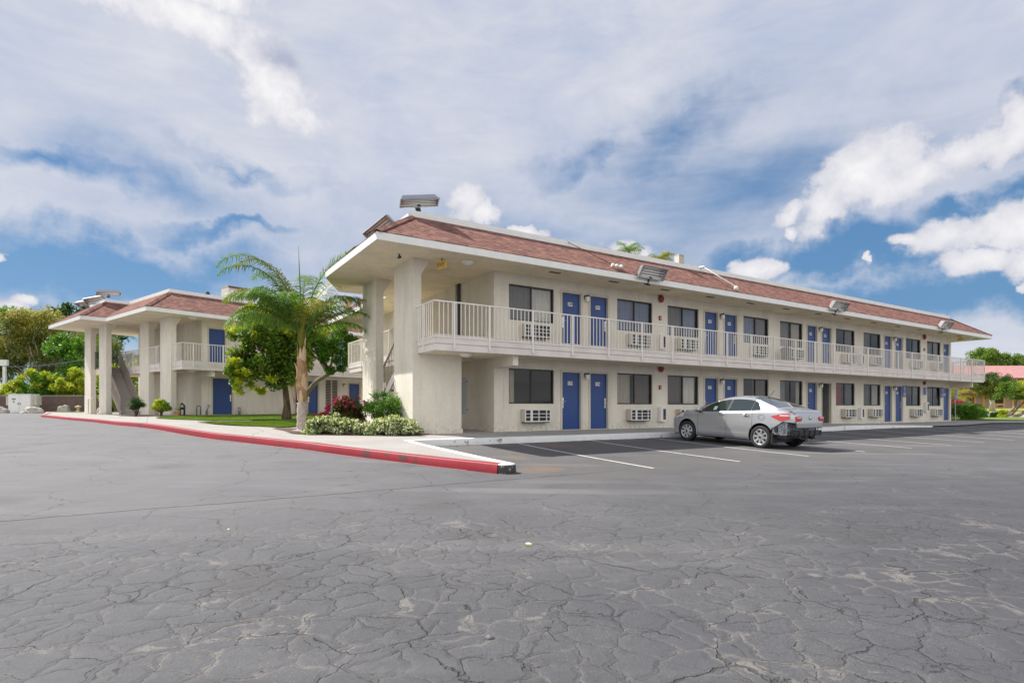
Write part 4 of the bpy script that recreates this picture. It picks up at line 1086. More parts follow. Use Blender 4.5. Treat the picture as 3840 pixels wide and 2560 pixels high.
# ------------------------------------------------------------------ the parked car
def car():
    def paint():
        m, nt, b, out = node_mat('silver_paint')
        tc = N(nt, 'ShaderNodeTexCoord').outputs['Object']
        f = noise(nt, tc, 900, 2, .5)
        lk(nt, ramp(nt, f, [(.3, (.37, .38, .40)), (.7, (.50, .51, .53))]), b.inputs['Base Color'])
        b.inputs['Metallic'].default_value = .55; b.inputs['Roughness'].default_value = .26
        b.inputs['Coat Weight'].default_value = .8; b.inputs['Coat Roughness'].default_value = .04
    paint()
    simple('car_glass', (.012, .022, .020), .02, spec=.9, var=0, coat=.6)
    simple('tyre_rubber', (.022, .022, .023), .85, var=.2, vscale=8)
    simple('rim_silver', (.58, .59, .61), .28, .75, var=.04)
    simple('tail_red', (.50, .008, .008), .12, coat=1., var=.05)
    simple('lamp_clear', (.55, .56, .60), .12, coat=1., var=.05)
    simple('amber', (.75, .22, .02), .15, coat=1., var=.05)
    simple('primer', (.30, .32, .36), .45, .5, var=.35, vscale=9, bmp=.5, bscale=6)
    simple('seam', (.03, .03, .032), .7, var=0)
    simple('tag_green', (.45, .68, .58), .6, var=.02)
    simple('cabin_light', (.30, .33, .32), .7)

    xs = np.linspace(-2.19, 2.14, 150)
    def prof(pts, s=3):
        p = sorted(pts); a = np.interp(xs, [q[0] for q in p], [q[1] for q in p])
        k = np.ones(2*s+1)/(2*s+1); e = np.concatenate([np.full(s, a[0]), a, np.full(s, a[-1])]); r = np.convolve(e, k, 'valid'); r[0] = a[0]; r[-1] = a[-1]
        return r
    ZT = prof([(2.14, .60), (2.08, .72), (1.95, .82), (1.7, .90), (1.35, .97), (1.08, 1.02), (.9, 1.11), (.55, 1.27), (.2, 1.39), (-.1, 1.44), (-.4, 1.457), (-.75, 1.445), (-1.05, 1.395), (-1.35, 1.29), (-1.6, 1.185), (-1.80, 1.115), (-1.98, 1.095), (-2.10, 1.085), (-2.15, 1.04), (-2.19, .93)], 2)
    ZBt = prof([(2.14, .54), (2.05, .66), (1.8, .80), (1.2, .90), (.9, .93), (.2, .965), (-.6, 1.0), (-1.3, 1.04), (-1.7, 1.05), (-2.1, 1.02), (-2.19, .88)], 3)
    W = prof([(2.14, .42), (2.09, .56), (2.0, .68), (1.85, .77), (1.6, .82), (1.2, .855), (.6, .86), (-.9, .86), (-1.3, .858), (-1.7, .83), (-2.0, .78), (-2.12, .74), (-2.19, .67)], 3)
    Z0 = prof([(2.14, .24), (1.9, .18), (1.6, .19), (-1.7, .20), (-2.19, .30)], 2)
    def ring(x):
        zt, zb, w, z0 = (float(np.interp(x, xs, q)) for q in (ZT, ZBt, W, Z0))
        zb = min(zb, zt-.04); h = zt-zb
        cab = sst((h-.05)/.2)
        zr = zt-.02-.13*h*cab; yr = (.93*w - h*.60) if cab > 0 else .9*w
        pts = [(0, z0), (.70*w, z0), (.93*w, z0+.01), (.985*w, z0+.09), (.99*w, .42), (w, .60), (.995*w, .5*(.62+zb)), (.985*w, zb-.07), (.945*w, zb-.004), (.925*w, zb+.015), (yr+.0, zr), (yr*.86, zt-.028*cab-.012), (yr*.5, zt-.006), (0, zt)]
        return pts
    def P(x, t):
        r = ring(x); i = min(int(t), len(r)-2); f = t-i
        if 2 < t < 8:   # gentle rounding on the flank
            p0, p1, p2, p3 = r[max(i-1, 0)], r[i], r[i+1], r[min(i+2, len(r)-1)]
            cr = lambda a, b, c, d: .5*((2*b)+(-a+c)*f+(2*a-5*b+4*c-d)*f*f+(-a+3*b-3*c+d)*f**3)
            return (cr(p0[0], p1[0], p2[0], p3[0]), cr(p0[1], p1[1], p2[1], p3[1]))
        a, b = r[i], r[i+1]; return (a[0]+(b[0]-a[0])*f, a[1]+(b[1]-a[1])*f)
    ts = sorted(set([i*.5 for i in range(4)]+[2+i/3 for i in range(19)]+[8+i*.5 for i in range(11)]))
    ts = [t for t in ts if t <= 13]
    sec = {}
    def flank(x, z):      # half width at height z between sill and roof edge
        pr = [P(x, 2+q*.125) for q in range(65)]
        for a, b in zip(pr, pr[1:]):
            if (a[1]-z)*(b[1]-z) <= 0 and abs(b[1]-a[1]) > 1e-6: return a[0]+(b[0]-a[0])*(z-a[1])/(b[1]-a[1])
        return pr[-1][0]
    def top(x, y):
        r = [P(x, 13-q*.1) for q in range(31)]
        for a, b in zip(r, r[1:]):
            if (a[0]-y)*(b[0]-y) <= 0 and abs(b[0]-a[0]) > 1e-6: return a[1]+(b[1]-a[1])*(y-a[0])/(b[0]-a[0])
        return r[-1][1]
    T = thing('parked_car', (0, 0, 0), 0, 'silver sedan missing its rear bumper, nose to the white curb in the parking bay', 'car')
    bm = bmesh.new(); rows = []
    for x in xs:
        half = [P(x, t) for t in ts]
        full = [(y, z) for y, z in half]+[(-y, z) for y, z in reversed(half[1:-1])]
        rows.append([bm.verts.new((x, y, z)) for y, z in full])
    n = len(rows[0])
    for a, b in zip(rows, rows[1:]):
        for j in range(n): bm.faces.new((a[j], a[(j+1) % n], b[(j+1) % n], b[j]))
    bm.faces.new(rows[0]); bm.faces.new(rows[-1][::-1])
    bmesh.ops.recalc_face_normals(bm, faces=bm.faces)
    me = bpy.data.meshes.new('body'); bm.to_mesh(me); bm.free(); me.materials.append(MATS['silver_paint']); me.materials.append(MATS['black_plastic'])
    body = bpy.data.objects.new('body', me); C.objects.link(body)
    cut = MB(); AX = (1.285, -1.285)
    cuts = []
    for ax in AX:
        for s in (-1, 1):
            c = MB(); c.lathe([(.001, s*.52), (.365, s*.52), (.365, s*1.1), (.001, s*1.1)], (ax, 0, .335), axis='Y', n=40); c.v = [v for v in c.v]; cuts.append(c)
    wedge = MB(); wedge.hexa([(-1.66, -1, .05), (-2.6, -1, .05), (-2.6, 1, .05), (-1.66, 1, .05), (-1.60, -1, .56), (-2.6, -1, .56), (-2.6, 1, .56), (-1.60, 1, .56)])
    w2 = MB(); w2.hexa([(-1.60, -1, .555), (-2.6, -1, .555), (-2.6, 1, .555), (-1.60, 1, .555), (-1.93, -1, .775), (-2.6, -1, .70), (-2.6, 1, .70), (-1.93, 1, .775)])
    for q in (wedge, w2): cuts.append(q)
    for c in cuts:
        cb = bmesh.new(); vs = [cb.verts.new(v) for v in c.v]
        for f in c.f:
            try: cb.faces.new([vs[i] for i in f])
            except ValueError: pass
        bmesh.ops.remove_doubles(cb, verts=cb.verts, dist=2e-3)
        bmesh.ops.holes_fill(cb, edges=cb.edges); bmesh.ops.recalc_face_normals(cb, faces=cb.faces)
        cm = bpy.data.meshes.new('c'); cb.to_mesh(cm); cb.free(); cm.materials.append(MATS['black_plastic'])
        cobj = bpy.data.objects.new('c', cm); C.objects.link(cobj)
        md = body.modifiers.new('b', 'BOOLEAN'); md.operation = 'DIFFERENCE'; md.object = cobj; md.solver = 'EXACT'; md.material_mode = 'TRANSFER'
        dg = bpy.context.evaluated_depsgraph_get(); nm = bpy.data.meshes.new_from_object(body.evaluated_get(dg))
        body.modifiers.clear(); body.data = nm; bpy.data.objects.remove(cobj)
    body.data.name = 'body'
    for p in body.data.polygons: p.use_smooth = True
    e = body.modifiers.new('es', 'EDGE_SPLIT'); e.split_angle = R(32)
    body.parent = T
    # ---- side patches: x range, lower and upper height as functions, both sides
    def patch(name, mat, x0, x1, lo, hi, off=.004, nx=24, nz=6, sides=(1, -1), parent=None, edge=None):
        for s in sides:
            rows = []
            for i in range(nx+1):
                x = x0+(x1-x0)*i/nx; a, b = lo(x), hi(x)
                rows.append([(x, s*(flank(x, a+(b-a)*j/nz)+off), a+(b-a)*j/nz) for j in range(nz+1)])
            if s < 0: rows = [r[::-1] for r in rows]
            m = MB(); m.grid(rows); m.build(name, mat, parent or T, smooth=True)
    zt = lambda x: float(np.interp(x, xs, ZT)); zb = lambda x: float(np.interp(x, xs, ZBt))
    hi_ = lambda x: max(zb(x)+.03, zt(x)-.085-.05*(zt(x)-zb(x)))
    lo_ = lambda x: zb(x)+.022
    patch('side_window', 'car_glass', .80, -.13, lo_, lambda x: min(hi_(x), zb(x)+.022+max(.0, (.86-x))*.62), .005)
    patch('side_window', 'car_glass', -.21, -.93, lo_, hi_, .005)
    patch('quarter_window', 'car_glass', -.965, -1.24, lo_, lambda x: min(hi_(x), zb(x)+.022+max(0, (x+1.26))*1.15), .005)
    patch('pillar_trim', 'seam', -.135, -.205, lo_, hi_, .0045, nx=4)
    patch('pillar_trim', 'seam', -.935, -.96, lo_, hi_, .0045, nx=2)
    patch('window_trim', 'seam', 1.02, -1.27, lambda x: zb(x)+.006, lambda x: zb(x)+.022, .006, nx=40, nz=1)
    patch('window_trim', 'seam', 1.02, .80, lambda x: zb(x)+.02, lambda x: min(hi_(x), zb(x)+.022+max(.0, (1.03-x))*.6), .0055, nx=6)
    patch('sticker', 'tag_green', .36, .24, lambda x: zb(x)+.05, lambda x: zb(x)+.16, .009, nx=2, nz=2, sides=(1,))
    for xx in (.86, -.165, -1.02): patch('door_seam', 'seam', xx+.004, xx-.004, lambda x: .27, lambda x: zb(x)+.0, .0015, nx=1, nz=18)
    patch('sill_seam', 'seam', .86, -1.0, lambda x: .262, lambda x: .27, .0015, nx=12, nz=1)
    patch('sill_highlight', 'silver_paint', .9, -.9, lambda x: .355, lambda x: .375, .008, nx=12, nz=2)
    # lights
    patch('headlight', 'lamp_clear', 2.0, 1.45, lambda x: .655+.12*(2.0-x)/.55, lambda x: .73+.16*(2.0-x)/.55, .006)
    patch('turn_lamp', 'amber', 1.86, 1.62, lambda x: .72+.08*(1.86-x)/.24, lambda x: .765+.075*(1.86-x)/.24, .010, nx=8)
    patch('tail_light', 'tail_red', -1.60, -2.08, lambda x: .885-.11*min(1, (-1.60-x)/.25)+(.05*max(0, (-1.85-x)/.23)), lambda x: .905+.085*min(1, (-1.6-x)/.3), .008, nx=20)
    patch('tail_lens', 'lamp_clear', -1.83, -2.07, lambda x: .915, lambda x: .95, .012, nx=8, nz=2)
    # rear face lights and lid
    rear = -2.192
    for s in (1, -1):
        m = MB()
        m.grid([[(rear-.004-.0*i, s*(.655-.06*i/2-.0), .80+.02*i/2+.13*j/3) for j in range(4)] for i in range(3)]); m.v = []; m.f = []; m.m = []
        pts = [(.66, .775), (.66, .915), (.43, .905), (.39, .87), (.42, .79)]
        m.poly([(rear-.022, s*y, z) for y, z in (pts if s < 0 else pts[::-1])]); b = len(m.v)
        n_ = len(pts)
        m.v += [(rear+.01, s*y, z) for y, z in (pts if s < 0 else pts[::-1])]
        for i in range(n_): j = (i+1) % n_; m.f.append((i, b+i, b+j, j)); m.m.append(0)
        tl = m.build('tail_light', 'tail_red', T); q = MB(); q.box(rear-.027, rear-.02, min(s*.45, s*.62), max(s*.45, s*.62), .86, .895); q.build('tail_lens', 'lamp_clear', tl)
    m = MB()
    # lid outline, a slightly proud panel with its lip
    m.hexa([(rear+.02, -.60, .60), (rear+.02, .60, .60), (rear+.03, .62, .72), (rear+.03, -.62, .72), (rear-.012, -.57, .61), (rear-.012, .57, .61), (rear-.02, .60, .72), (rear-.02, -.60, .72)])
    m.hexa([(rear+.03, -.62, .72), (rear+.03, .62, .72), (rear+.03, .60, 1.0), (rear+.03, -.60, 1.0), (rear-.02, -.60, .721), (rear-.02, .60, .721), (rear+.005, .56, 1.0), (rear+.005, -.56, 1.0)])
    lid = m.build('trunk_lid', 'silver_paint', T)
    bv = lid.modifiers.new('bv', 'BEVEL'); bv.width = .015; bv.segments = 3
    q = MB(); q.lathe([(.001, -.03), (.045, -.028), (.05, -.02), (.05, 0)], (rear-.008, 0, .875), axis='X', n=20); q.build('badge', 'rim_silver', lid, smooth=True)
    q = MB(); q.box(rear-.026, rear-.018, .36, .50, .735, .755); q.build('emblem', 'tag_green', lid)
    m = MB(); m.bar((-1.80, .735, 1.055), (-2.12, .68, 1.045), .012, .012); m.bar((-2.15, .64, 1.02), (-2.205, .62, .60), .014, .014); m.bar((-2.205, .62, .60), (-2.205, -.6, .60), .014, .014); m.build('lid_gap', 'seam', T)
    # crumpled inner panel, crash beam and hanging bits
    rr = random.Random(5)
    def crumple(name, x, y0, y1, z0_, z1_, mat, amp, nx=14, nz=8, bulge=.0):
        rows = []
        for j in range(nz+1):
            z = z0_+(z1_-z0_)*j/nz
            rows.append([(x-bulge*(1-((i/nx-.5)*2)**4)+rr.uniform(-amp, amp), y0+(y1-y0)*i/nx, z+rr.uniform(-amp, amp)*.4) for i in range(nx+1)])
        m = MB(); m.grid(rows); return m.build(name, mat, T)
    crumple('rear_panel', -1.93, -.72, .74, .40, .80, 'primer', .02, bulge=.08)
    for s in (1, -1):
        rows = []
        for j in range(7):
            z = .40+.40*j/6
            rows.append([(-1.62-.36*i/8, s*(.80-.10*(i/8)**2+rr.uniform(-.02, .012)), z+rr.uniform(-.012, .012)) for i in range(9)])
        m = MB(); m.grid(rows); m.build('rear_quarter_inner', 'primer', T)
        m = MB(); m.box(-1.78, -1.70, min(s*.79, s*.83), max(s*.79, s*.83), .47, .62); m.build('air_vent', 'black_plastic', T)
        m = MB(); m.bar((-1.60, s*.80, .56), (-1.93, s*.79, .77), .03, .02); m.build('arch_lip', 'seam', T)
    m = MB(); m.box(-1.95, -1.60, -.70, .70, .30, .42); m.build('undertray', 'black_plastic', T)
    m = MB(); m.box(-2.16, -2.05, -.66, .66, .40, .53)
    for y in (-.6, -.35, -.1, .15, .4, .6): m.box(-2.18, -2.161, y-.03, y+.03, .39, .54)
    m.box(-2.14, -1.95, .40, .46, .42, .52); m.box(-2.14, -1.95, -.46, -.40, .42, .52)
    m.box(-2.20, -2.161, .30, .66, .47, .50)
    be = m.build('crash_beam', 'black_plastic', T); bv = be.modifiers.new('bv', 'BEVEL'); bv.width = .012; bv.segments = 2
    m = MB(); m.tube([(-2.05, .35, .41), (-2.12, .30, .33), (-2.10, .15, .29), (-2.02, .10, .33)], .03, 6); m.tube([(-2.1, -.35, .40), (-2.13, -.38, .30)], .022, 6); m.tube([(-2.12, -.5, .53), (-2.15, -.52, .60), (-2.11, -.56, .63)], .012, 6)
    m.tube([(-2.02, .0, .55), (-2.06, .02, .60), (-2.0, .05, .62)], .012, 6); m.tube([(-2.0, -.3, .33), (-2.12, -.3, .31)], .035, 8)
    m.build('loose_wiring', 'black_plastic', T)
    m = MB(); m.box(-1.66, -1.60, .60, .84, .16, .45); m.box(-1.66, -1.60, -.84, -.60, .16, .45); m.build('splash_guard', 'black_plastic', T)
    m = MB(); m.box(-1.55, 1.6, -.6, .6, .17, .24); m.tube([(-1.9, -.35, .28), (-1.2, -.3, .22)], .09, 10); m.build('underbody', 'black_plastic', T)
    # glass front and rear
    def topglass(name, xa, xb, f0, f1):
        rows = []
        for i in range(13):
            x = xa+(xb-xa)*i/12; t = i/12; yr = ring(x)[10][0]; f = f0+(f1-f0)*t
            rows.append([(x, yr*f*s, top(x, abs(yr*f*s))+.006) for s in [-1+2*j/12 for j in range(13)]])
        if xb < xa: rows = rows[::-1]
        m = MB(); m.grid([r for r in rows]); return m.build(name, 'car_glass', T, smooth=True)
    topglass('windshield', 1.02, .22, .97, .92); topglass('rear_window', -.86, -1.66, .90, .97)
    # handles, mirror, antenna, fuel flap
    for s in (1, -1):
        for x in (.03, -.83):
            y = flank(x, .90); m = MB(); m.hexa([(x-.09, s*(y+.005), .885), (x+.09, s*(y+.005), .885), (x+.09, s*(y+.005), .925), (x-.09, s*(y+.005), .925), (x-.08, s*(y+.035), .892), (x+.08, s*(y+.035), .892), (x+.08, s*(y+.035), .918), (x-.08, s*(y+.035), .918)])
            h = m.build('door_handle', 'rim_silver', T); q = MB(); q.lathe([(.001, s*(y+.004)), (.05, s*(y+.004)), (.05, s*(y-.02))], (x, 0, .905), axis='Y', n=16); q.build('handle_recess', 'seam', h)
        y = flank(.80, .97)
        m = MB(); m.hexa([(.72, s*(y+.03), .95), (.84, s*(y+.03), .94), (.84, s*(y+.22), .96), (.74, s*(y+.20), .97), (.73, s*(y+.03), 1.06), (.80, s*(y+.03), 1.05), (.80, s*(y+.20), 1.07), (.75, s*(y+.19), 1.08)])
        mi = m.build('mirror', 'silver_paint', T); bv = mi.modifiers.new('bv', 'BEVEL'); bv.width = .03; bv.segments = 3
        q = MB(); q.box(.76, .83, min(s*(y-.01), s*(y+.08)), max(s*(y-.01), s*(y+.08)), .915, .955); q.build('mirror_foot', 'black_plastic', mi)
    m = MB(); cx, cz = -1.31, .86
    for k in range(24):
        a, b = R(k*15), R(k*15+15)
        p = [(cx+.085*math.cos(q), flank(cx+.085*math.cos(q), cz+.075*math.sin(q))+.003, cz+.075*math.sin(q)) for q in (a, b)]
        m.bar(p[0], p[1], .006, .004)
    m.build('fuel_flap', 'seam', T)
    m = MB(); m.tube([(-.95, 0, top(-.95, 0)), (-1.12, 0, top(-.95, 0)+.20)], .007, 6); m.lathe([(.03, 0), (.025, .02), (.001, .03)], (-.95, 0, top(-.95, 0)-.005)); m.build('antenna', 'black_plastic', T)
    # wheels
    def wheel():
        w = MB(); w.lathe([(.205, -.09), (.25, -.105), (.295, -.10), (.310, -.075), (.312, 0), (.310, .075), (.295, .10), (.25, .105), (.205, .09), (.205, -.09)], axis='Y', n=48)
        wo = w.build('wheel', 'tyre_rubber', T, smooth=True)
        r = MB(); r.lathe([(.215, .092), (.207, .10), (.196, .094), (.19, .06), (.19, -.08)], axis='Y', n=40)
        for k in range(8):
            a = k*math.pi/4
            for (r0, r1, w0, w1) in ((.03, .195, .034, .058),):
                d = Vector((math.cos(a), 0, math.sin(a))); t_ = Vector((-math.sin(a), 0, math.cos(a)))
                r.hexa([d*r0-t_*w0+Vector((0, .055, 0)), d*r0+t_*w0+Vector((0, .055, 0)), d*r1+t_*w1*.62+Vector((0, .065, 0)), d*r1-t_*w1*.62+Vector((0, .065, 0)),
                        d*r0-t_*w0*.7+Vector((0, .085, 0)), d*r0+t_*w0*.7+Vector((0, .085, 0)), d*r1+t_*w1*.5+Vector((0, .094, 0)), d*r1-t_*w1*.5+Vector((0, .094, 0))])
        r.lathe([(.06, .08), (.055, .098), (.001, .10)], axis='Y', n=20)
        ri = r.build('rim', 'rim_silver', wo)
        h = MB(); h.lathe([(.188, .03), (.001, .03)], axis='Y', n=24); h.lathe([(.036, .099), (.03, .104), (.001, .104)], axis='Y', n=16); h.build('hub_shadow', 'black_plastic', wo)
        return wo
    w0 = wheel(); first = True
    for ax in AX:
        for s in (1, -1):
            o = w0 if first else copy_tree(w0, T); first = False
            o.location = (ax, s*.755, .312); o.rotation_euler = (0, R(ax*40), 0 if s > 0 else math.pi)
            o.scale = (1, 1, 1)
    # place it: left wheels near u 14.35, rear axle v 9.75, sitting on the sloping lot
    u, v = 15.12, 11.05
    x, y, _ = FR.w(u, v); f = FR.w(0, 1); l = FR.w(-1, 0)
    zf = gz(x+f[0]*1.285, y+f[1]*1.285); zr = gz(x-f[0]*1.285, y-f[1]*1.285)
    T.location = (x, y, (zf+zr)/2+.0); T.rotation_euler = Euler((0, -math.atan2(zf-zr, 2.57), FR.a+math.pi/2), 'XYZ')
car()
# ------------------------------------------------------------------ plants
def quads(name, cen, ax, ay, mat, parent, origin=(0, 0, 0), bend=None):
    """one folded leaf per entry: centre, half-length axis, half-width axis"""
    n = len(cen); cen = cen-np.array(origin)
    nz_ = np.cross(ax, ay); nn = np.linalg.norm(nz_, axis=1, keepdims=True)+1e-9; nz_ = nz_/nn*np.linalg.norm(ay, axis=1, keepdims=True)*.45
    v = np.empty((n, 4, 3)); v[:, 0] = cen-ax; v[:, 1] = cen+ay+nz_; v[:, 2] = cen+ax; v[:, 3] = cen-ay+nz_
    v = v.reshape(-1, 3); f = np.empty((n, 2, 3), dtype=np.int32); b = np.arange(n)*4
    f[:, 0] = np.stack([b, b+1, b+2], 1); f[:, 1] = np.stack([b, b+2, b+3], 1)
    me = bpy.data.meshes.new(name); me.vertices.add(n*4); me.vertices.foreach_set('co', v.ravel())
    nf = n*2; me.loops.add(nf*3); me.loops.foreach_set('vertex_index', f.ravel()); me.polygons.add(nf)
    me.polygons.foreach_set('loop_start', np.arange(nf)*3); me.polygons.foreach_set('loop_total', np.full(nf, 3))
    me.materials.append(MATS[mat]); me.update(calc_edges=True)
    o = bpy.data.objects.new(name, me); C.objects.link(o)
    if parent is not None: o.parent = parent
    else: o.location = origin
    return o
def rv(g, n): a = g.normal(size=(n, 3)); return a/np.linalg.norm(a, axis=1, keepdims=True)
def leaves(clumps, per, size, seed, flat=.5, droop=.0, aspect=.42, shell=.55):
    """clumps: (x,y,z,r) -> leaf arrays"""
    g = np.random.default_rng(seed); cl = np.array(clumps); n = len(cl)*per
    c = np.repeat(cl[:, :3], per, 0); r = np.repeat(cl[:, 3], per)[:, None]
    d = rv(g, n); rad = g.random((n, 1))**shell
    p = c + d*rad*r*np.array([1, 1, .8])
    out = d+np.array([0, 0, .35]); a = rv(g, n)*.8+out*.7; a[:, 2] -= droop; a /= np.linalg.norm(a, axis=1, keepdims=True)
    b = np.cross(a, rv(g, n)*flat+np.array([0, 0, 1.])*.7+d*.3); b /= np.linalg.norm(b, axis=1, keepdims=True)+1e-9
    s = size*(.6+.8*g.random((n, 1)))
    return p, a*s, b*s*aspect
def ell_clumps(c, r, n, seed, cr=(.3, .5), hollow=.45, low=-1.):
    g = np.random.default_rng(seed); out = []
    while len(out) < n:
        d = g.normal(size=3); d /= np.linalg.norm(d); k = hollow+(1-hollow)*g.random()**.5
        if d[2]*k < low: continue
        out.append((c[0]+d[0]*k*r[0], c[1]+d[1]*k*r[1], c[2]+d[2]*k*r[2], cr[0]+(cr[1]-cr[0])*g.random()))
    return out
def limb(mb, a, b, r0, r1, seed, wob=.08, k=7, n=8, arc=0):
    g = random.Random(seed); a, b = Vector(a), Vector(b); L = (b-a).length; pts = []; rs = []
    for i in range(k+1):
        t = i/k; p = a.lerp(b, t)+Vector((g.uniform(-1, 1), g.uniform(-1, 1), g.uniform(-.5, .5)))*L*wob*math.sin(math.pi*t)*.6+Vector((0, 0, arc*math.sin(math.pi*t)))
        pts.append(p); rs.append(r0+(r1-r0)*t)
    mb.tube(pts, rs, n); return pts
def tree(name, base, crown_sets, trunk_pts, tr, mat_bark, label, cat='tree', group=None, limbs=10, seed=1):
    """crown_sets: list of (clumps, per, size, mat, kwargs)"""
    T = thing(name, base, 0, label, cat, group)
    B0 = Vector(base); rel = lambda c: [(q[0]-B0.x, q[1]-B0.y, q[2]-B0.z, q[3]) for q in c]
    m = MB(); P = [Vector(p)-B0 for p in trunk_pts]
    pts = []
    g = random.Random(seed)
    for i, p in enumerate(P): pts.append(p+(Vector((g.uniform(-.03, .03), g.uniform(-.03, .03), 0)) if 0 < i < len(P)-1 else Vector((0, 0, 0))))
    k = len(pts); m.tube(pts, [tr*(1.35 if i == 0 else 1-.45*i/(k-1)) for i in range(k)], 12)
    allc = [c for s in crown_sets for c in rel(s[0])]
    tops = sorted(allc, key=lambda c: g.random())[:limbs]
    for i, c in enumerate(tops): limb(m, pts[-1]*.85+pts[-2]*.15 if k > 1 else pts[-1], c[:3], tr*.42, tr*.08, seed*7+i)
    m.build('trunk', mat_bark, T, smooth=True)
    for j, s in enumerate(crown_sets):
        kw = s[4] if len(s) > 4 else {}
        p, a, b = leaves(rel(s[0]), s[1], s[2], seed*13+j, **kw); quads('crown', p, a, b, s[3], T)
    return T

# feather palm with drooping leaflets
def frond(mb_r, L_, base, az, elev, length, curl, seed, nleaf=42, leaf=.55, droopf=1.0, width=1.0):
    g = random.Random(seed); d = Vector((math.cos(az), math.sin(az), 0)); p = Vector(base); th = elev; k = 22; pts = [p.copy()]; st = length/k
    for i in range(k):
        p = p+(d*math.cos(th)+Vector((0, 0, 1))*math.sin(th))*st; th -= curl/k*(.35+1.95*(i/k)**2); pts.append(p.copy())
    mb_r.tube(pts, [max(.006, .028*(1-i/k)) for i in range(k+1)], 5)
    side = Vector((-d.y, d.x, 0))
    for i in range(nleaf):
        t = .14+.86*i/nleaf; q = t*k; a = int(min(q, k-1)); P0 = pts[a].lerp(pts[a+1], q-a); tan = (pts[a+1]-pts[a]).normalized()
        ll = leaf*(math.sin(math.pi*min(1, (t*.86+.12)))**.6)*g.uniform(.85, 1.1)
        for s in (-1, 1):
            o = (side*s*g.uniform(.6, 1.1)*width+tan*g.uniform(.35, .7)+Vector((0, 0, 1))*g.uniform(.0, .35)).normalized()
            w = .019*g.uniform(.8, 1.2); q0 = P0; segs = 4; prev = None
            for j in range(segs+1):
                ww = w*(1-(j/segs)**2*.95); sd_ = tan*ww
                cur = (q0-sd_, q0+sd_)
                if prev: L_.poly([prev[0], prev[1], cur[1], cur[0]])
                prev = cur; q0 = q0+o*(ll/segs); o = (o+Vector((0, 0, -1))*.30*droopf*(1+j*.35)).normalized()

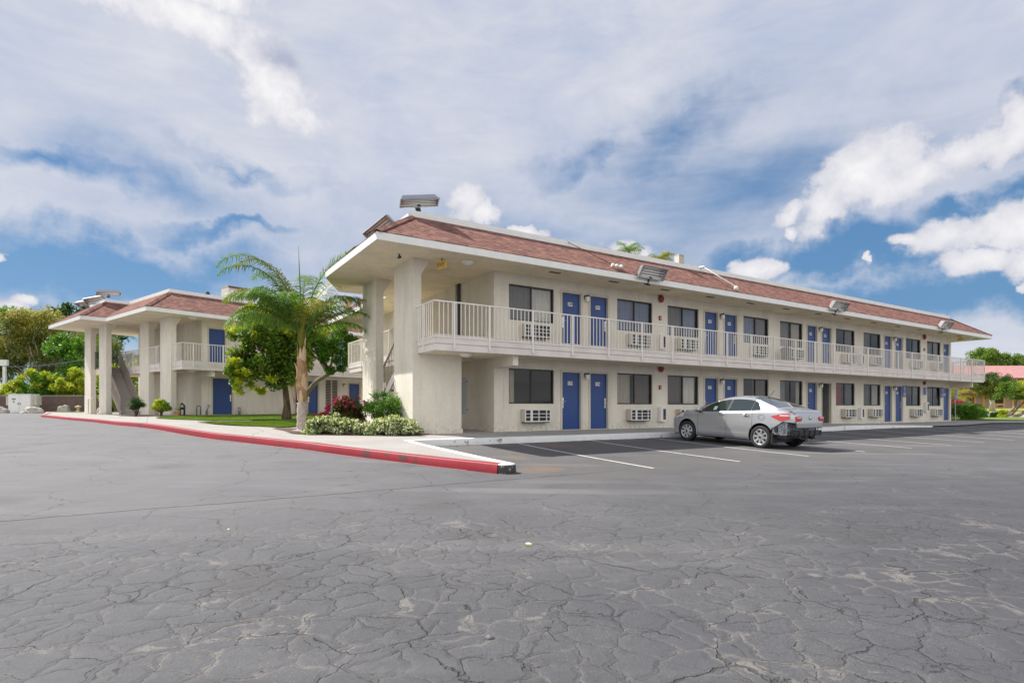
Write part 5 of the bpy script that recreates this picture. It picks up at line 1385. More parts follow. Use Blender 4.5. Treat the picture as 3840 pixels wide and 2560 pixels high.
PALM_XY = (-7.34, 19.95)
def queen_palm():
    bx_, by_ = PALM_XY; z0 = gz(bx_, by_)+.12
    T = thing('palm_tree', (bx_, by_, z0), 0, 'feather palm with peeling tan trunk standing in the walk beside the red curb', 'palm tree')
    m = MB(); k = 18
    m.tube([(.008*math.sin(i*1.3), 0, 1.0*i/k) for i in range(k+1)], [.165-.010*(i/k)+(.05*math.exp(-i*.9))+.006*(i % 3 == 0) for i in range(k+1)], 18)
    tr = m.build('trunk', 'palm_base', T, smooth=True)
    m = MB(); g = random.Random(4)
    prof = lambda z: .125+.05*math.sin(min(1, max(0, (z-.9)/1.9))*math.pi)-.05*max(0, (z-2.4)/.9)
    m.tube([(.02*math.sin(i*.9), .02*math.cos(i), .95+2.3*i/16) for i in range(17)], [max(.06, prof(.95+2.3*i/16)) for i in range(17)], 14)
    m.build('trunk_fibre', 'palm_boot', tr, smooth=True)
    for i in range(34):      # old leaf bases, long torn strips lapped round the trunk
        a = i*2.4+g.uniform(-.25, .25); z = .92+1.9*(i/34)+g.uniform(-.08, .08); h = g.uniform(.35, .8); 
        c, s = math.cos(a), math.sin(a); tx, ty = -s, c; w = g.uniform(.045, .10); tw = g.uniform(-.10, .10)
        rows = []; n_ = 6; fl = g.uniform(.0, .09)
        for q in range(n_+1):
            t = q/n_; zz = z+h*t; r = prof(zz)+.012+fl*t*t; ww = w*(1-.75*t**1.6)*(1+.15*math.sin(q*2+i)); sh = tw*t
            rows.append([(c*r+tx*(sh+ww*e)-c*abs(e)*ww*.5, s*r+ty*(sh+ww*e)-s*abs(e)*ww*.5, zz) for e in (-1, -.4, .4, 1)])
        m = MB(); m.grid(rows)
        m.build('leaf_base', 'palm_husk' if i % 3 else 'palm_boot', T, smooth=True)
    m = MB(); m.tube([(-.18, -.12, .95), (-.25, -.15, 1.15), (-.30, -.17, 1.4), (-.34, -.2, 1.62)], [.05, .04, .03, .012], 6); m.build('dead_frond_stalk', 'palm_boot', T)
    m = MB()
    for i in range(13):
        a = i*2.4; r = .05+.02*(i % 3); m.tube([(r*math.cos(a), r*math.sin(a), 2.85), (.10*math.cos(a), .10*math.sin(a), 3.4), (.24*math.cos(a), .24*math.sin(a), 4.05)], [.05, .035, .018], 6)
    m.build('crown_shaft', 'frond_gold', T, smooth=True)
    # direction (degrees, 180 = left in the picture), start angle, length, curl, droop
    S = [(178, 82, 4.8, 2.7, 1.0, 1), (172, 86, 4.3, 2.6, 1.0, 1), (186, 78, 4.2, 2.6, 1.1, 1), (150, 76, 4.0, 2.2, 1.0, 1), (205, 58, 3.0, 2.2, 1.5, 1), (183, 62, 3.4, 2.4, 1.5, 1), (168, 66, 3.4, 2.4, 1.5, 1), (196, 48, 2.6, 2.2, 1.7, 1), (215, 64, 2.9, 2.6, 1.6, 1), (160, 52, 2.7, 2.3, 1.6, 1), (186, 38, 2.4, 2.0, 1.7, 1),
         (3, 84, 4.5, 2.3, .8, 1), (-8, 66, 3.0, 3.0, 1.8, .7), (16, 60, 3.0, 2.2, 1.2, 1), (-24, 46, 2.6, 2.0, 1.4, .8), (4, 40, 2.7, 1.7, .8, 1), (12, 28, 2.4, 1.6, 1.3, 1), (60, 74, 3.8, 2.2, 1., 1), (105, 80, 4.0, 2.3, 1., 1),
         (240, 66, 2.9, 2.6, 1.5, 1), (275, 70, 2.5, 2.8, 1.5, 1), (305, 58, 2.5, 2.6, 1.4, 1), (228, 30, 2.8, 1.8, 1.6, 1)]
    for i, (az, el_, ln, cu, dr, wd) in enumerate(S):
        r_, l_ = MB(), MB(); frond(r_, l_, (.07*math.cos(R(az)), .07*math.sin(R(az)), 3.4), R(az), R(el_), ln, cu, 31+i, 58, .74, dr, wd)
        b = l_; off = len(b.v); b.v += r_.v; b.f += [tuple(q+off for q in f) for f in r_.f]; b.m += r_.m
        b.build('frond', 'frond' if i % 4 != 1 else 'frond_gold', T)
    m = MB(); m.tube([(0, 0, 3.3), (-.03, 0, 4.4), (-.08, 0, 5.6), (-.11, 0, 6.45)], [.03, .026, .016, .004], 6); m.build('spear_leaf', 'frond', T)
queen_palm()

# broadleaf tree behind the palm
b = (-10.14, 25.7, gz(-10.14, 25.7)+.1)
cA = ell_clumps((-10.95, 25.3, 3.5), (1.3, 1.3, 1.85), 50, 2, (.34, .52)) + ell_clumps((-9.9, 25.5, 3.5), (1.2, 1.0, 1.9), 40, 3, (.35, .55)) + ell_clumps((-11.85, 25.0, 2.5), (.4, .6, .9), 12, 31, (.26, .36)) + ell_clumps((-10.6, 25.6, 4.7), (1.2, 1.0, .8), 14, 32, (.3, .5))
cB = ell_clumps((-10.75, 25.2, 3.4), (1.7, 1.3, 2.0), 40, 4, (.18, .34), .9) + ell_clumps((-11.7, 24.8, 1.75), (.35, .4, .4), 5, 42, (.22, .3))
tree('broadleaf_tree', b, [(cA, 230, .095, 'leaf_broad'), (cB, 70, .095, 'leaf_lime')], [b, (-10.1, 25.7, .9), (-10.2, 25.7, 1.7), (-10.4, 25.7, 2.4)], .17, 'bark_brown', 'round leafy broadleaf tree with dark trunk on the courtyard lawn, left of the palm', seed=3, limbs=14)
# gnarled tree to the right of the palm
b = (-11.2, 30.0, gz(-11.2, 30.)+.1)
c1 = ell_clumps((-9.4, 29.2, 4.2), (1.55, 1.0, 1.0), 34, 5, (.28, .5)) + ell_clumps((-8.2, 29.0, 3.6), (.75, .7, .6), 12, 6, (.25, .4)) + ell_clumps((-9.1, 29, 3.0), (.9, .5, .35), 6, 61, (.18, .3))
T = tree('gnarled_tree', b, [(c1, 210, .08, 'leaf_bright'), (ell_clumps((-9.9, 29, 4.8), (1.3, .8, .6), 10, 7, (.25, .4)), 180, .08, 'leaf_lime')], [b, (-11.1, 30, .9), (-10.7, 29.8, 1.6), (-10.1, 29.6, 2.2), (-9.3, 29.3, 2.55)], .17, 'bark_grey', 'gnarled tree with arching grey limbs in the courtyard, right of the palm', seed=5, limbs=9)

def bush(name, base, sets, label, cat='shrub', stem=True, mat='bark_brown', group=None, extra=None):
    T = thing(name, base, 0, label, cat, group)
    if stem:
        m = MB(); g = random.Random(int(abs(base[0]*10)))
        for i in range(5):
            a = g.uniform(0, 6.28); m.tube([(0, 0, -.1), (.06*math.cos(a), .06*math.sin(a), .2), (.18*math.cos(a), .18*math.sin(a), .42)], [.035, .025, .012], 6)
        m.build('stem', mat, T)
    for j, (cl, per, size, mt, kw, nm) in enumerate(sets):
        p, a, b_ = leaves(cl, per, size, 50+j+int(abs(base[0])*3), **kw); quads(nm, p, a, b_, mt, T)
    return T
zj = hz(-4.3, 16.3)
gj = np.random.default_rng(9)
jas = []
for i in range(150):
    t = gj.random(); x = -1.62+3.15*t; dep = gj.random(); hh = .68*math.sin(math.pi*(.12+.80*t))**.45*(.75+.25*math.sin(t*9))
    z = gj.random()**.6*hh; jas.append((x, (dep-.5)*1.0*(1-.35*z/.6)+.1-x*.05, max(.05, z-.05), .16))
bush('jasmine_hedge', (-4.25, 16.35, zj-.02), [(jas, 125, .034, 'jasmine', dict(aspect=.65), 'foliage'), (jas, 80, .036, 'jasmine_green', dict(aspect=.5), 'foliage')], 'low creamy variegated hedge at the foot of the front pier', 'hedge')
zr = hz(-5.2, 18.2)
rc = ell_clumps((-.1, 0, .62), (.62, .5, .48), 26, 11, (.14, .26), .3); rc += ell_clumps((-.75, -.3, .40), (.3, .3, .3), 8, 12, (.1, .2))
fl_ = ell_clumps((-.1, -.1, .72), (.68, .5, .45), 42, 13, (.03, .06), .9, -.1)+ell_clumps((-.8, -.3, .42), (.32, .3, .25), 16, 14, (.03, .06), .8, -.2)
bush('rose_bush', (-5.05, 18.0, zr), [(rc, 90, .045, 'leaf_red', {}, 'foliage'), (rc, 60, .045, 'leaf_dark', {}, 'foliage'), (fl_, 22, .032, 'rose', dict(aspect=.8), 'blossom')], 'rose bush with pink and red blooms behind the creamy hedge')
fc = ell_clumps((0, 0, .72), (.58, .45, .50), 30, 15, (.16, .28), .3)
bush('feathery_shrub', (-3.95, 17.55, hz(-4.1, 17.5)), [(fc, 170, .05, 'leaf_bright', dict(droop=.35, aspect=.22), 'foliage')], 'feathery bright green shrub between the roses and the front pier')
b = (-18.55, 28.2, hz(-18.5, 28.2))
bush('globe_shrub', b, [(ell_clumps((0, 0, .62), (.30, .30, .26), 22, 16, (.16, .22), .2), 240, .035, 'leaf_dark', dict(aspect=.3), 'foliage')], 'dark green globe shrub at the foot of the far stair', group='small shrubs by the far block')
b = (-17.4, 28.35, hz(-17.4, 28.3))
bush('globe_shrub', b, [(ell_clumps((0, 0, .55), (.36, .33, .28), 20, 17, (.14, .22), .2), 120, .055, 'leaf_lime', {}, 'foliage'), (ell_clumps((.1, 0, .5), (.36, .3, .28), 12, 18, (.12, .2), .2), 90, .05, 'leaf_bright', {}, 'foliage')], 'yellow green globe shrub right of the darker one, by the far block', group='small shrubs by the far block')
t = thing('flower_pot', (-16.75, 28.6, hz(-16.75, 28.6)), 0, 'small terracotta pot of pale flowers beside the yellow green shrub', 'flower pot')
m = MB(); m.lathe([(.001, 0), (.10, 0), (.15, .22), (.165, .22), (.165, .26), (.13, .26), (.13, .2), (.001, .2)], n=16); m.build('pot', 'terracotta', t)
p, a, b_ = leaves([(0, 0, .36, .16), (.06, 0, .5, .14)], 90, .03, 77, aspect=.6); quads('flowers', p, a, b_, 'jasmine', t)
# far right planting
z = gz(31, 39.5)
bush('juniper_shrub', (31.1, 39.3, z), [(ell_clumps((.2, 0, .52), (1.05, .9, .60), 60, 19, (.2, .34), .5, -.75), 260, .05, 'leaf_bright', dict(droop=.5, aspect=.25), 'foliage')], 'wide mounded bright green juniper behind the parking sign post', stem=False)
bush('dark_shrub', (30.0, 40.6, gz(30, 40.6)), [(ell_clumps((0, 0, .5), (.7, .7, .6), 26, 20, (.2, .34), .3, -.7), 200, .06, 'leaf_dark', {}, 'foliage')], 'dark shaded shrub squeezed between the near block end and the juniper', stem=False)
bush('red_flower_shrub', (37.2, 48.5, gz(37.2, 48.5)), [(ell_clumps((0, 0, 1.0), (.9, .8, .5), 20, 21, (.2, .34), .3), 120, .07, 'leaf_red', {}, 'foliage'), (ell_clumps((-.1, -.2, 1.2), (.9, .7, .35), 14, 22, (.1, .2), .6), 60, .07, 'rose', {}, 'blossom')], 'shrub with red flowers seen past the end of the near block', stem=True)
bush('copper_shrub', (48.2, 60, gz(48.2, 60)), [(ell_clumps((0, 0, .75), (.95, .8, .6), 30, 23, (.25, .4), .3, -.8), 150, .09, 'leaf_red', {}, 'foliage')], 'rounded copper coloured shrub behind the juniper', stem=False)
bush('clipped_shrub', (37.8, 45.6, gz(37.8, 45.6)), [(ell_clumps((0, 0, .28), (.85, .6, .3), 22, 24, (.14, .22), .3, -.7), 170, .05, 'leaf_dark', {}, 'foliage')], 'low clipped dark green shrub just right of the juniper', stem=False)
bush('lime_shrub', (39.6, 46.2, gz(39.6, 46.2)), [(ell_clumps((0, 0, .30), (.55, .5, .32), 14, 25, (.14, .24), .3, -.7), 120, .06, 'leaf_lime', {}, 'foliage')], 'small lime green shrub at the foot of the leaning tree', stem=False)

# leaning tree with bare grey trunks
bx2, by2 = 40.3, 46.6; zz = gz(bx2, by2); B0 = (bx2, by2, zz)
T = thing('leaning_tree', B0, 0, 'tree with bare grey trunks leaning right over the lawn beyond the parking lot', 'tree')
m = MB()
def L2(pts, rs): m.tube(pts, rs, 10)
L2([(0, 0, -.1), (.6, 0, .12), (1.2, .1, .25), (1.9, .2, .62), (2.4, .2, 1.3), (2.5, .2, 2.2)], [.15, .14, .13, .12, .09, .05])
L2([(.02, .1, 0), (.35, .2, .42), (.75, .3, .62), (1.05, .35, 1.05), (1.1, .3, 1.7), (1.3, .2, 2.6)], [.13, .12, .11, .10, .07, .04])
L2([(.3, .2, .02), (.8, .3, .35), (1.2, .3, .8), (1.7, .3, 1.3), (2.1, .3, 2.1)], [.08, .08, .07, .06, .03])
L2([(1.2, .3, 1.9), (.7, .1, 2.05), (.2, 0, 2.3)], [.05, .04, .02])
m.build('trunk', 'bark_grey', T, smooth=True)
for i, (cl, per, mt) in enumerate(((ell_clumps((.55, 0, 2.2), (1.35, 1.0, .75), 30, 26, (.22, .42), .3), 130, 'leaf_broad'), (ell_clumps((1.9, -.2, 2.3), (1.1, .9, 1.25), 34, 27, (.25, .42), .4), 130, 'leaf_lime'), (ell_clumps((2.7, 0, 1.9), (.8, .8, 1.1), 16, 28, (.2, .4), .3), 110, 'leaf_bright'))):
    p, a, b_ = leaves(cl, int(per*1.4), .062, 200+i); quads('crown', p, a, b_, mt, T)
b = (67.2, 80, gz(67.2, 80))
tree('garden_tree', b, [(ell_clumps((66.3, 79, 3.9), (3.6, 2, 1.6), 50, 29, (.5, .9), .3), 200, .12, 'leaf_olive'), (ell_clumps((65.5, 78, 4.6), (2.6, 1.5, .9), 16, 30, (.4, .8)), 180, .12, 'leaf_dark')], [b, (67.2, 80, 1.6), (66.8, 80, 2.8)], .32, 'bark_white', 'white trunked spreading tree before the ochre building', seed=9)
# small palms at the far lawn, fan out low
def far_palm(name, base, h, n, length, mat, label, seed, tr=.16, leaf=.5, curl=2.0, nl=26, bark_='bark_brown', cat='palm tree'):
    T = thing(name, base, 0, label, cat)
    m = MB(); m.tube([(0, 0, -.1), (.03, 0, h*.5), (0, 0, h)], [tr*1.2, tr, tr*.9], 10); m.build('trunk', bark_, T, smooth=True)
    g = random.Random(seed)
    r_, l_ = MB(), MB()
    for i in range(n): frond(r_, l_, (0, 0, h), 6.283*i/n+g.uniform(-.2, .2), g.uniform(.2, 1.35), length*g.uniform(.8, 1.1), curl*g.uniform(.8, 1.2), seed+i, nl, leaf)
    off = len(l_.v); l_.v += r_.v; l_.f += [tuple(q+off for q in f) for f in r_.f]; l_.m += r_.m
    l_.build('crown', mat, T)
    return T
def widen(o, k):
    for c in o.children:
        pass
far_palm('small_palm', (46.5, 60, gz(46.5, 60)), 1.9, 14, 1.9, 'frond_gold', 'small golden palm in front of the ochre building', 61, .13, .7, 2.2, 20)
far_palm('palm_tree', (12.2, 60, .4), 16.6, 16, 2.1, 'frond', 'green palm top peeking over the roof ridge of the near block', 71, .3, .9, 2.2, 24)
far_palm('palm_tree', (15.5, 60, .4), 15.8, 20, 1.9, 'frond_gold', 'golden palm top peeking over the roof ridge of the near block', 72, .3, .9, 2.4, 24)
far_palm('palm_tree', (-38.2, 54, .4), 7.0, 22, 2.6, 'frond', 'dark shaggy palm seen through the gap beside the far stair tower', 73, .42, .9, 2.4, 24)

# left background, beyond the board fence
def bigtree(name, x, y, zc, r, n, cr, per, size, mat, label, th, seed, bark_='bark_brown', extra=None, tr=.4, limbs=8, ox=0, kw=None):
    base = (x, y, .35); sets = [(ell_clumps((x+ox, y-1, zc), r, n, seed, cr, .35), per, size, mat, kw or {})]
    if extra:
        for (c, rr_, nn, mt) in extra: sets.append((ell_clumps(c, rr_, nn, seed+40, cr, .5), per, size, mt, kw or {}))
    return tree(name, base, sets, [base, (x+.2, y, th*.4), (x, y, th*.8), (x, y, th)], tr, bark_, label, group='trees beyond the board fence', seed=seed, limbs=limbs)
bigtree('broadleaf_tree', -67, 78, 10.2, (6.5, 3, 4.2), 70, (.9, 1.7), 150, .26, 'leaf_bright', 'bright green leafy tree at the left edge of the picture, beyond the fence', 6, 81)
bigtree('broadleaf_tree', -62, 84, 11.8, (5.0, 3, 4.2), 60, (.8, 1.5), 150, .26, 'leaf_dark', 'tall dark green tree rising behind the golden feathery one', 6, 82)
T = bigtree('feathery_tree', -60.5, 73, 8.2, (6.6, 3, 4.0), 90, (.7, 1.5), 210, .20, 'leaf_olive', 'big feathery olive and gold tree with pale limbs beyond the fence', 3.6, 83, 'bark_white', [((-59.2, 71.5, 11.0), (4.4, 2, 2.0), 34, 'leaf_gold'), ((-62.5, 71.5, 8.2), (3.6, 1.5, 1.6), 14, 'leaf_gold')], .34, 12, 0, dict(droop=.7, aspect=.22))
bigtree('broadleaf_tree', -49.0, 64, 5.4, (2.6, 2, 3.4), 46, (.6, 1.0), 170, .17, 'leaf_bright', 'bright green tree just left of the far stair tower', 2.2, 84)
bigtree('palm_like_tree', -50.5, 70, 8.4, (3.4, 2, 1.5), 26, (.6, 1.1), 200, .24, 'leaf_olive', 'droopy golden fronded tree above the bright green one, behind the far eave', 6.5, 85, kw=dict(droop=1.0, aspect=.12))
bigtree('broadleaf_tree', -56, 90, 4.6, (20, 4, 4.2), 90, (1.2, 2.2), 130, .34, 'leaf_dark', 'wide dark shaded tree mass low behind the feathery tree', 3, 86, tr=.5)
hg = [(-60.5, 61, 1.35, 1.5), (-56.6, 60.5, 1.7, 1.7), (-52.6, 61, 1.45, 1.5), (-50.0, 60, 2.5, 1.9), (-46.2, 60.2, 2.7, 2.1), (-42.5, 60.5, 1.9, 1.7)]
nm = ['leftmost low', 'second low', 'middle low', 'taller', 'tallest, right of the middle,', 'rightmost']
for i, (x, y, zc, rr_) in enumerate(hg):
    bush('lime_bush', (x, y, .35), [(ell_clumps((0, 0, zc-.2), (2.2, 1.3, rr_), 40, 90+i, (.4, .75), .4, -.9), 190, .12, 'leaf_lime' if i % 2 == 0 else 'leaf_bright', {}, 'foliage'), (ell_clumps((0, -.3, zc), (2.1, 1.2, rr_), 16, 190+i, (.35, .6), .8, -.2), 160, .12, 'leaf_lime', {}, 'foliage')],
         '%s lime green bush showing over the board fence' % nm[i], 'bush', group='lime bushes behind the board fence')
bush('lime_bush', (-34.6, 52, .35), [(ell_clumps((0, 0, 2.5), (3.2, 1.5, 2.2), 50, 97, (.4, .8), .4, -.9), 150, .14, 'leaf_lime', {}, 'foliage')], 'lime foliage seen under the roof behind the far stair landing', 'bush')
b = (101, 122, .9)
tree('broadleaf_tree', b, [(ell_clumps((100.6, 121, 11.0), (3.4, 3, 2.4), 70, 98, (.6, 1.2), .4), 230, .17, 'leaf_broad'), (ell_clumps((107.5, 121, 10.4), (3.2, 3, 1.6), 40, 99, (.5, 1.0), .4), 220, .17, 'leaf_broad')], [b, (101.5, 122, 5), (102, 122, 9)], .5, 'bark_grey', 'leafy tree standing behind the pink roof at the right edge', seed=21)
# ------------------------------------------------------------------ lawns, paths, distance
def lawn(name, pts, label, mat='lawn', off=.03, zf=hz, step=1.2, kind='stuff'):
    o = drape(name, pts, mat, zf, off, step); tag(o, label, 'lawn' if kind == 'stuff' else None, None, kind); return o
lawn('lawn', [(-15.6, 25.0), (-14.3, 24.1), (-12.06, 22.9), (-10.5, 24.2), (-9.9, 26.5), (-7.6, 28.5), (-7.9, 36.2), (-11.6, 35.0), (-15.6, 29.6), (-16.5, 27.2)], 'sunlit lawn in front of the far block wall', 'lawn')
lawn('lawn', [(-11.3, 20.5), (-10.3, 20.0), (-9.35, 19.9), (-8.3, 20.5), (-7.35, 22.3), (-7.2, 25.0), (-9.3, 25.4), (-9.9, 23.0), (-10.6, 21.6)], 'wedge of green lawn nearest the palm, between two paths', 'lawn')
lawn('lawn', [(-43.6, 54.2), (-36, 47), (-27, 43.5), (-24, 47), (-24, 56.4), (-46.5, 56.4)], 'strip of lawn before the board fence left of the far block', 'lawn')
# planting beds
x0, y0 = -5.0, 16.9
o = drape('planting_bed', [(-6.35, 16.5), (-5.6, 15.95), (-2.9, 15.75), (-2.3, 16.6), (-3.6, 18.8), (-5.6, 20.6), (-7.2, 21.0), (-8.3, 20.2), (-8.2, 19.5), (-7.6, 18.9)], 'mulch', hz, .012, .6); struct(o)
o = drape('planting_bed', [(-19.6, 28.4), (-18.2, 27.6), (-16.6, 28.2), (-15.9, 30.0), (-17.5, 30.9), (-20, 30)], 'mulch', hz, .012, .6); struct(o)
lw = lambda q: FR.w(*q)[:2]
lawn('lawn', [lw(q) for q in ((44.9, 15.4), (46.6, 13.2), (52, 10), (66, 4), (57.2, 13), (57.8, 18), (58.2, 30), (58, 60), (44.9, 60))], 'near lawn at the far end of the parking lot', 'lawn')
o = drape('street', [lw(q) for q in ((57.6, -30), (84, -30), (79, 0), (78, 22), (78, 27), (58.4, 27), (58, 18), (57.4, 13))], 'street', hz, .022, 3.); struct(o)
lawn('lawn', [lw(q) for q in ((58.4, 27.2), (78.2, 27.2), (78.3, 0), (84.4, -30), (150, -60), (200, 60), (130, 110), (58.4, 90))], 'dry lawn across the street before the ochre building', 'lawn_dry', step=5.)
# turf blades along the nearer lawns so the edge is not a cut line
def blades(name, poly, n, label, seed, hgt=.022):
    g = np.random.default_rng(seed); xs_ = [p[0] for p in poly]; ys_ = [p[1] for p in poly]; P = []
    while len(P) < n:
        x, y = g.uniform(min(xs_), max(xs_)), g.uniform(min(ys_), max(ys_)); ins = False
        for (a, b), (c, d) in zip(poly, poly[1:]+poly[:1]):
            if (b > y) != (d > y) and x < (c-a)*(y-b)/(d-b)+a: ins = not ins
        if ins: P.append((x, y, hz(x, y)+.03))
    c = np.array(P); a = rv(g, n)*.45+np.array([0, 0, 1.]); a /= np.linalg.norm(a, axis=1, keepdims=True); s = hgt*(.5+g.random((n, 1)))
    b = rv(g, n); b[:, 2] = 0; b /= np.linalg.norm(b, axis=1, keepdims=True)+1e-9
    o = quads(name, c+a*s*.7, a*s, b*s*.22, 'grass_blade', None, P[0]); tag(o, label, 'grass', None, 'stuff')
blades('grass', [(-11.3, 20.5), (-10.3, 20.0), (-9.35, 19.9), (-8.3, 20.5), (-7.35, 22.3), (-7.2, 25.0), (-9.3, 25.4), (-9.9, 23.0), (-10.6, 21.6)], 26000, 'short grass blades on the wedge of lawn nearest the palm', 1)
blades('grass', [(-15.6, 25.0), (-14.3, 24.1), (-12.06, 22.9), (-10.5, 24.2), (-9.9, 26.5), (-7.6, 28.5), (-7.9, 36.2), (-11.6, 35.0), (-15.6, 29.6), (-16.5, 27.2)], 40000, 'short grass blades on the lawn before the far block wall', 2)

# board fence
def m_fence():
    m, nt, b, out = node_mat('fence_slats')
    tc = N(nt, 'ShaderNodeTexCoord').outputs['Object']; s = N(nt, 'ShaderNodeSeparateXYZ'); lk(nt, tc, s.inputs[0])
    fr = mth(nt, 'FRACT', mth(nt, 'DIVIDE', s.outputs[0], .11)); f = noise(nt, tc, 3, 5, .7)
    c = ramp(nt, f, [(.3, (.10, .065, .055)), (.7, (.19, .13, .11))]); c = mixc(nt, mrange(nt, fr, .22, .05), c, (.03, .02, .018))
    lk(nt, c, b.inputs['Base Color']); b.inputs['Roughness'].default_value = .9
m_fence()
T = thing('fence', (-66, 57.5, .33), 0, 'dark brown slatted fence with thin grey posts behind the boulders', 'fence')
m = MB(); m.box(0, 42, 0, .03, 0, 1.66); m.build('slat_panel', 'fence_slats', T)
m = MB(); m.tube([(0, -.02, 1.70), (42, -.02, 1.70)], .03, 6); m.build('top_rail', 'grey_metal', T)
for k in range(10):
    m = MB(); m.tube([(.3+k*4.55, -.04, 0), (.3+k*4.55, -.04, 1.72)], .045, 8); m.build('post', 'grey_metal', T)
T = thing('utility_cabinet', (-47.9, 55.6, .32), 0, 'white metal utility cabinet with double doors before the board fence', 'cabinet')
m = MB(); m.box(-1.1, 1.1, 0, 1.0, 0, 1.78); m.box(-1.14, 1.14, -.04, 1.04, 1.78, 1.84); m.build('casing', 'ac_white', T)
for s in (-1, 1):
    m = MB(); m.box(min(s*.02, s*1.05), max(s*.02, s*1.05), -.03, -.002, .06, 1.72); d = m.build('door', 'white_paint', T)
    q = MB(); q.box(s*.10-.02, s*.10+.02, -.07, -.031, .8, 1.0); q.build('handle', 'dark_metal', d)
    m = MB(); m.box(min(s*1.1, s*1.5), max(s*1.1, s*1.5), .2, .8, .75, 1.62); m.build('side_box', 'ac_beige', T)
m = MB(); m.box(-.72, -.35, -.036, -.031, 1.28, 1.42); m.box(-.62, -.45, -.036, -.031, 1.12, 1.2); m.box(-.62, -.45, -.036, -.031, .98, 1.06); m.build('warning_label', 'panel_grey', T)
def boulder(x, y, z, sx, sy, sz, lab, seed):
    bm = bmesh.new(); bmesh.ops.create_icosphere(bm, subdivisions=4, radius=1)
    from mathutils import noise as mn
    for v in bm.verts:
        k = 1+.35*mn.noise(v.co*1.3+Vector((seed, 0, 0)))+.12*mn.noise(v.co*4+Vector((seed, 5, 0))); v.co = Vector((v.co.x*sx*k, v.co.y*sy*k, max(-.2, v.co.z*k)*sz))
    me = bpy.data.meshes.new('boulder'); bm.to_mesh(me); bm.free(); me.materials.append(MATS['rock'])
    for p in me.polygons: p.use_smooth = True
    o = bpy.data.objects.new('boulder', me); C.objects.link(o); o.location = (x, y, z); tag(o, lab, 'boulder', 'boulders before the board fence')
boulder(-47.4, 53, .36, .62, .5, .50, 'pale boulder at the left picture edge, left of the utility cabinet', 1); boulder(-43.95, 52.4, .36, .98, .6, .62, 'long pale boulder in front of the utility cabinet', 2); boulder(-44.05, 56.2, .40, .58, .5, .66, 'rounded boulder alone against the fence, left of the stone lantern', 3); boulder(-40.6, 56.3, .4, .3, .3, .4, 'small pale boulder half hidden by the leftmost pier', 8)
T = thing('stone_lantern', (-41.9, 55.2, .40), 0, 'small yellowish stone lantern on the lawn before the fence', 'stone lantern'); T.scale = (.56, .56, .56)
m = MB(); m.lathe([(.001, 0), (.34, 0), (.30, .12), (.20, .2), (.17, .45), (.25, .55), (.001, .55)], n=12); m.build('base', 'lantern_stone', T)
m = MB(); m.lathe([(.22, .55), (.24, .85), (.001, .85)], n=6); m.build('light_box', 'lantern_stone', T); m = MB(); m.lathe([(.001, .84), (.50, .86), (.42, .98), (.12, 1.10), (.07, 1.2), (.001, 1.22)], n=8); m.build('cap', 'lantern_stone', T)
T = thing('sign_post', (-57.7, 65, .33), 0, 'white post with a box head beyond the fence at the left edge', 'post')
m = MB(); m.box(-.15, .15, -.1, .1, -.1, 5.3); m.build('post', 'white_paint', T); m = MB(); m.box(-.50, .36, -.15, .15, 5.3, 5.95); m.build('box_head', 'white_paint', T)
T = thing('overhead_cable', (-60, 64, 5.9), 0, 'black overhead cable running in from the left to the far stair tower', 'cable')
A_, B_ = Vector((0, 0, 0)), Vector((-26.1, 35.6, 3.85))-Vector((-60, 64, 5.9))
m = MB(); m.tube([A_.lerp(B_, i/16)-Vector((0, 0, .5*math.sin(math.pi*i/16))) for i in range(17)], .035, 6); m.build('cable', 'cable', T)

# ochre building across the street
T = thing('ochre_building', (58, 102, .76), 0, 'ochre two-storey building with pink shingle roof across the street', 'building')
def ob(x0, x1, y0, y1, z0_, z1_, name, mat, parent=T): m = MB(); m.box(x0, x1, y0, y1, z0_, z1_); return m.build(name, mat, parent)
m = MB(); hs = []
for k in range(16):
    x = 4+k*5.2; hs += [(x, x+1.15, 0, 2.1), (x+1.6, x+2.75, 0, 2.1), (x+3.4, x+4.9, .9, 2.0), (x, x+1.15, 2.75, 4.8), (x+1.6, x+2.75, 2.75, 4.8), (x+3.4, x+4.9, 3.6, 4.7)]
facade(m, 0, 88, -.6, 5.5, 0, hs, .15); m.poly([(0, 12, -.6), (0, 0, -.6), (0, 0, 5.5), (0, 12, 5.5)]); m.build('wall', 'ochre_wall', T)
for h in hs[:90]:
    wd = h[1]-h[0] > 1.3
    o_ = ob(h[0]+.03, h[1]-.03, .08, .14, h[2], h[3], 'window' if wd else 'door', 'interior_dark' if wd else 'taupe_door')
for k in range(14):
    for z in (.2, 2.95):
        q = MB(); q.box(4+k*5.2+3.7, 4+k*5.2+4.8, -.2, -.002, z, z+.42); q.box(4+k*5.2+3.78, 4+k*5.2+4.72, -.215, -.201, z+.06, z+.36, 1); q.build('wall_unit', ['ac_beige', 'black_plastic'], T)
wk = ob(0, 88, -1.5, 0, 2.42, 2.72, 'walkway', 'brown_trim')
q = MB(); q.bar((0, -1.5, 3.65), (88, -1.5, 3.65), .06, .06); q.bar((0, -1.5, 3.2), (88, -1.5, 3.2), .04, .04)
for k in range(60): q.bar((k*1.5, -1.5, 2.7), (k*1.5, -1.5, 3.65), .05, .05, up=(0, 1, 0))
q.build('railing', 'brown_trim', wk)
q = MB()
a_, b_2, c_, d_ = (-1, -1.9, 5.35), (89, -1.9, 5.35), (89, 5, 8.0), (-1, 5, 8.0)
q.poly([a_, b_2, c_, d_]); q.poly([d_, c_, (89, 12, 5.35), (-1, 12, 5.35)]); q.poly([a_, d_, (-1, 12, 5.35)]); rf = q.build('roof', 'pink_roof', T)
q = MB(); q.box(-1, 89, -1.92, -1.88, 5.0, 5.36); q.build('eave_board', 'brown_trim', rf)
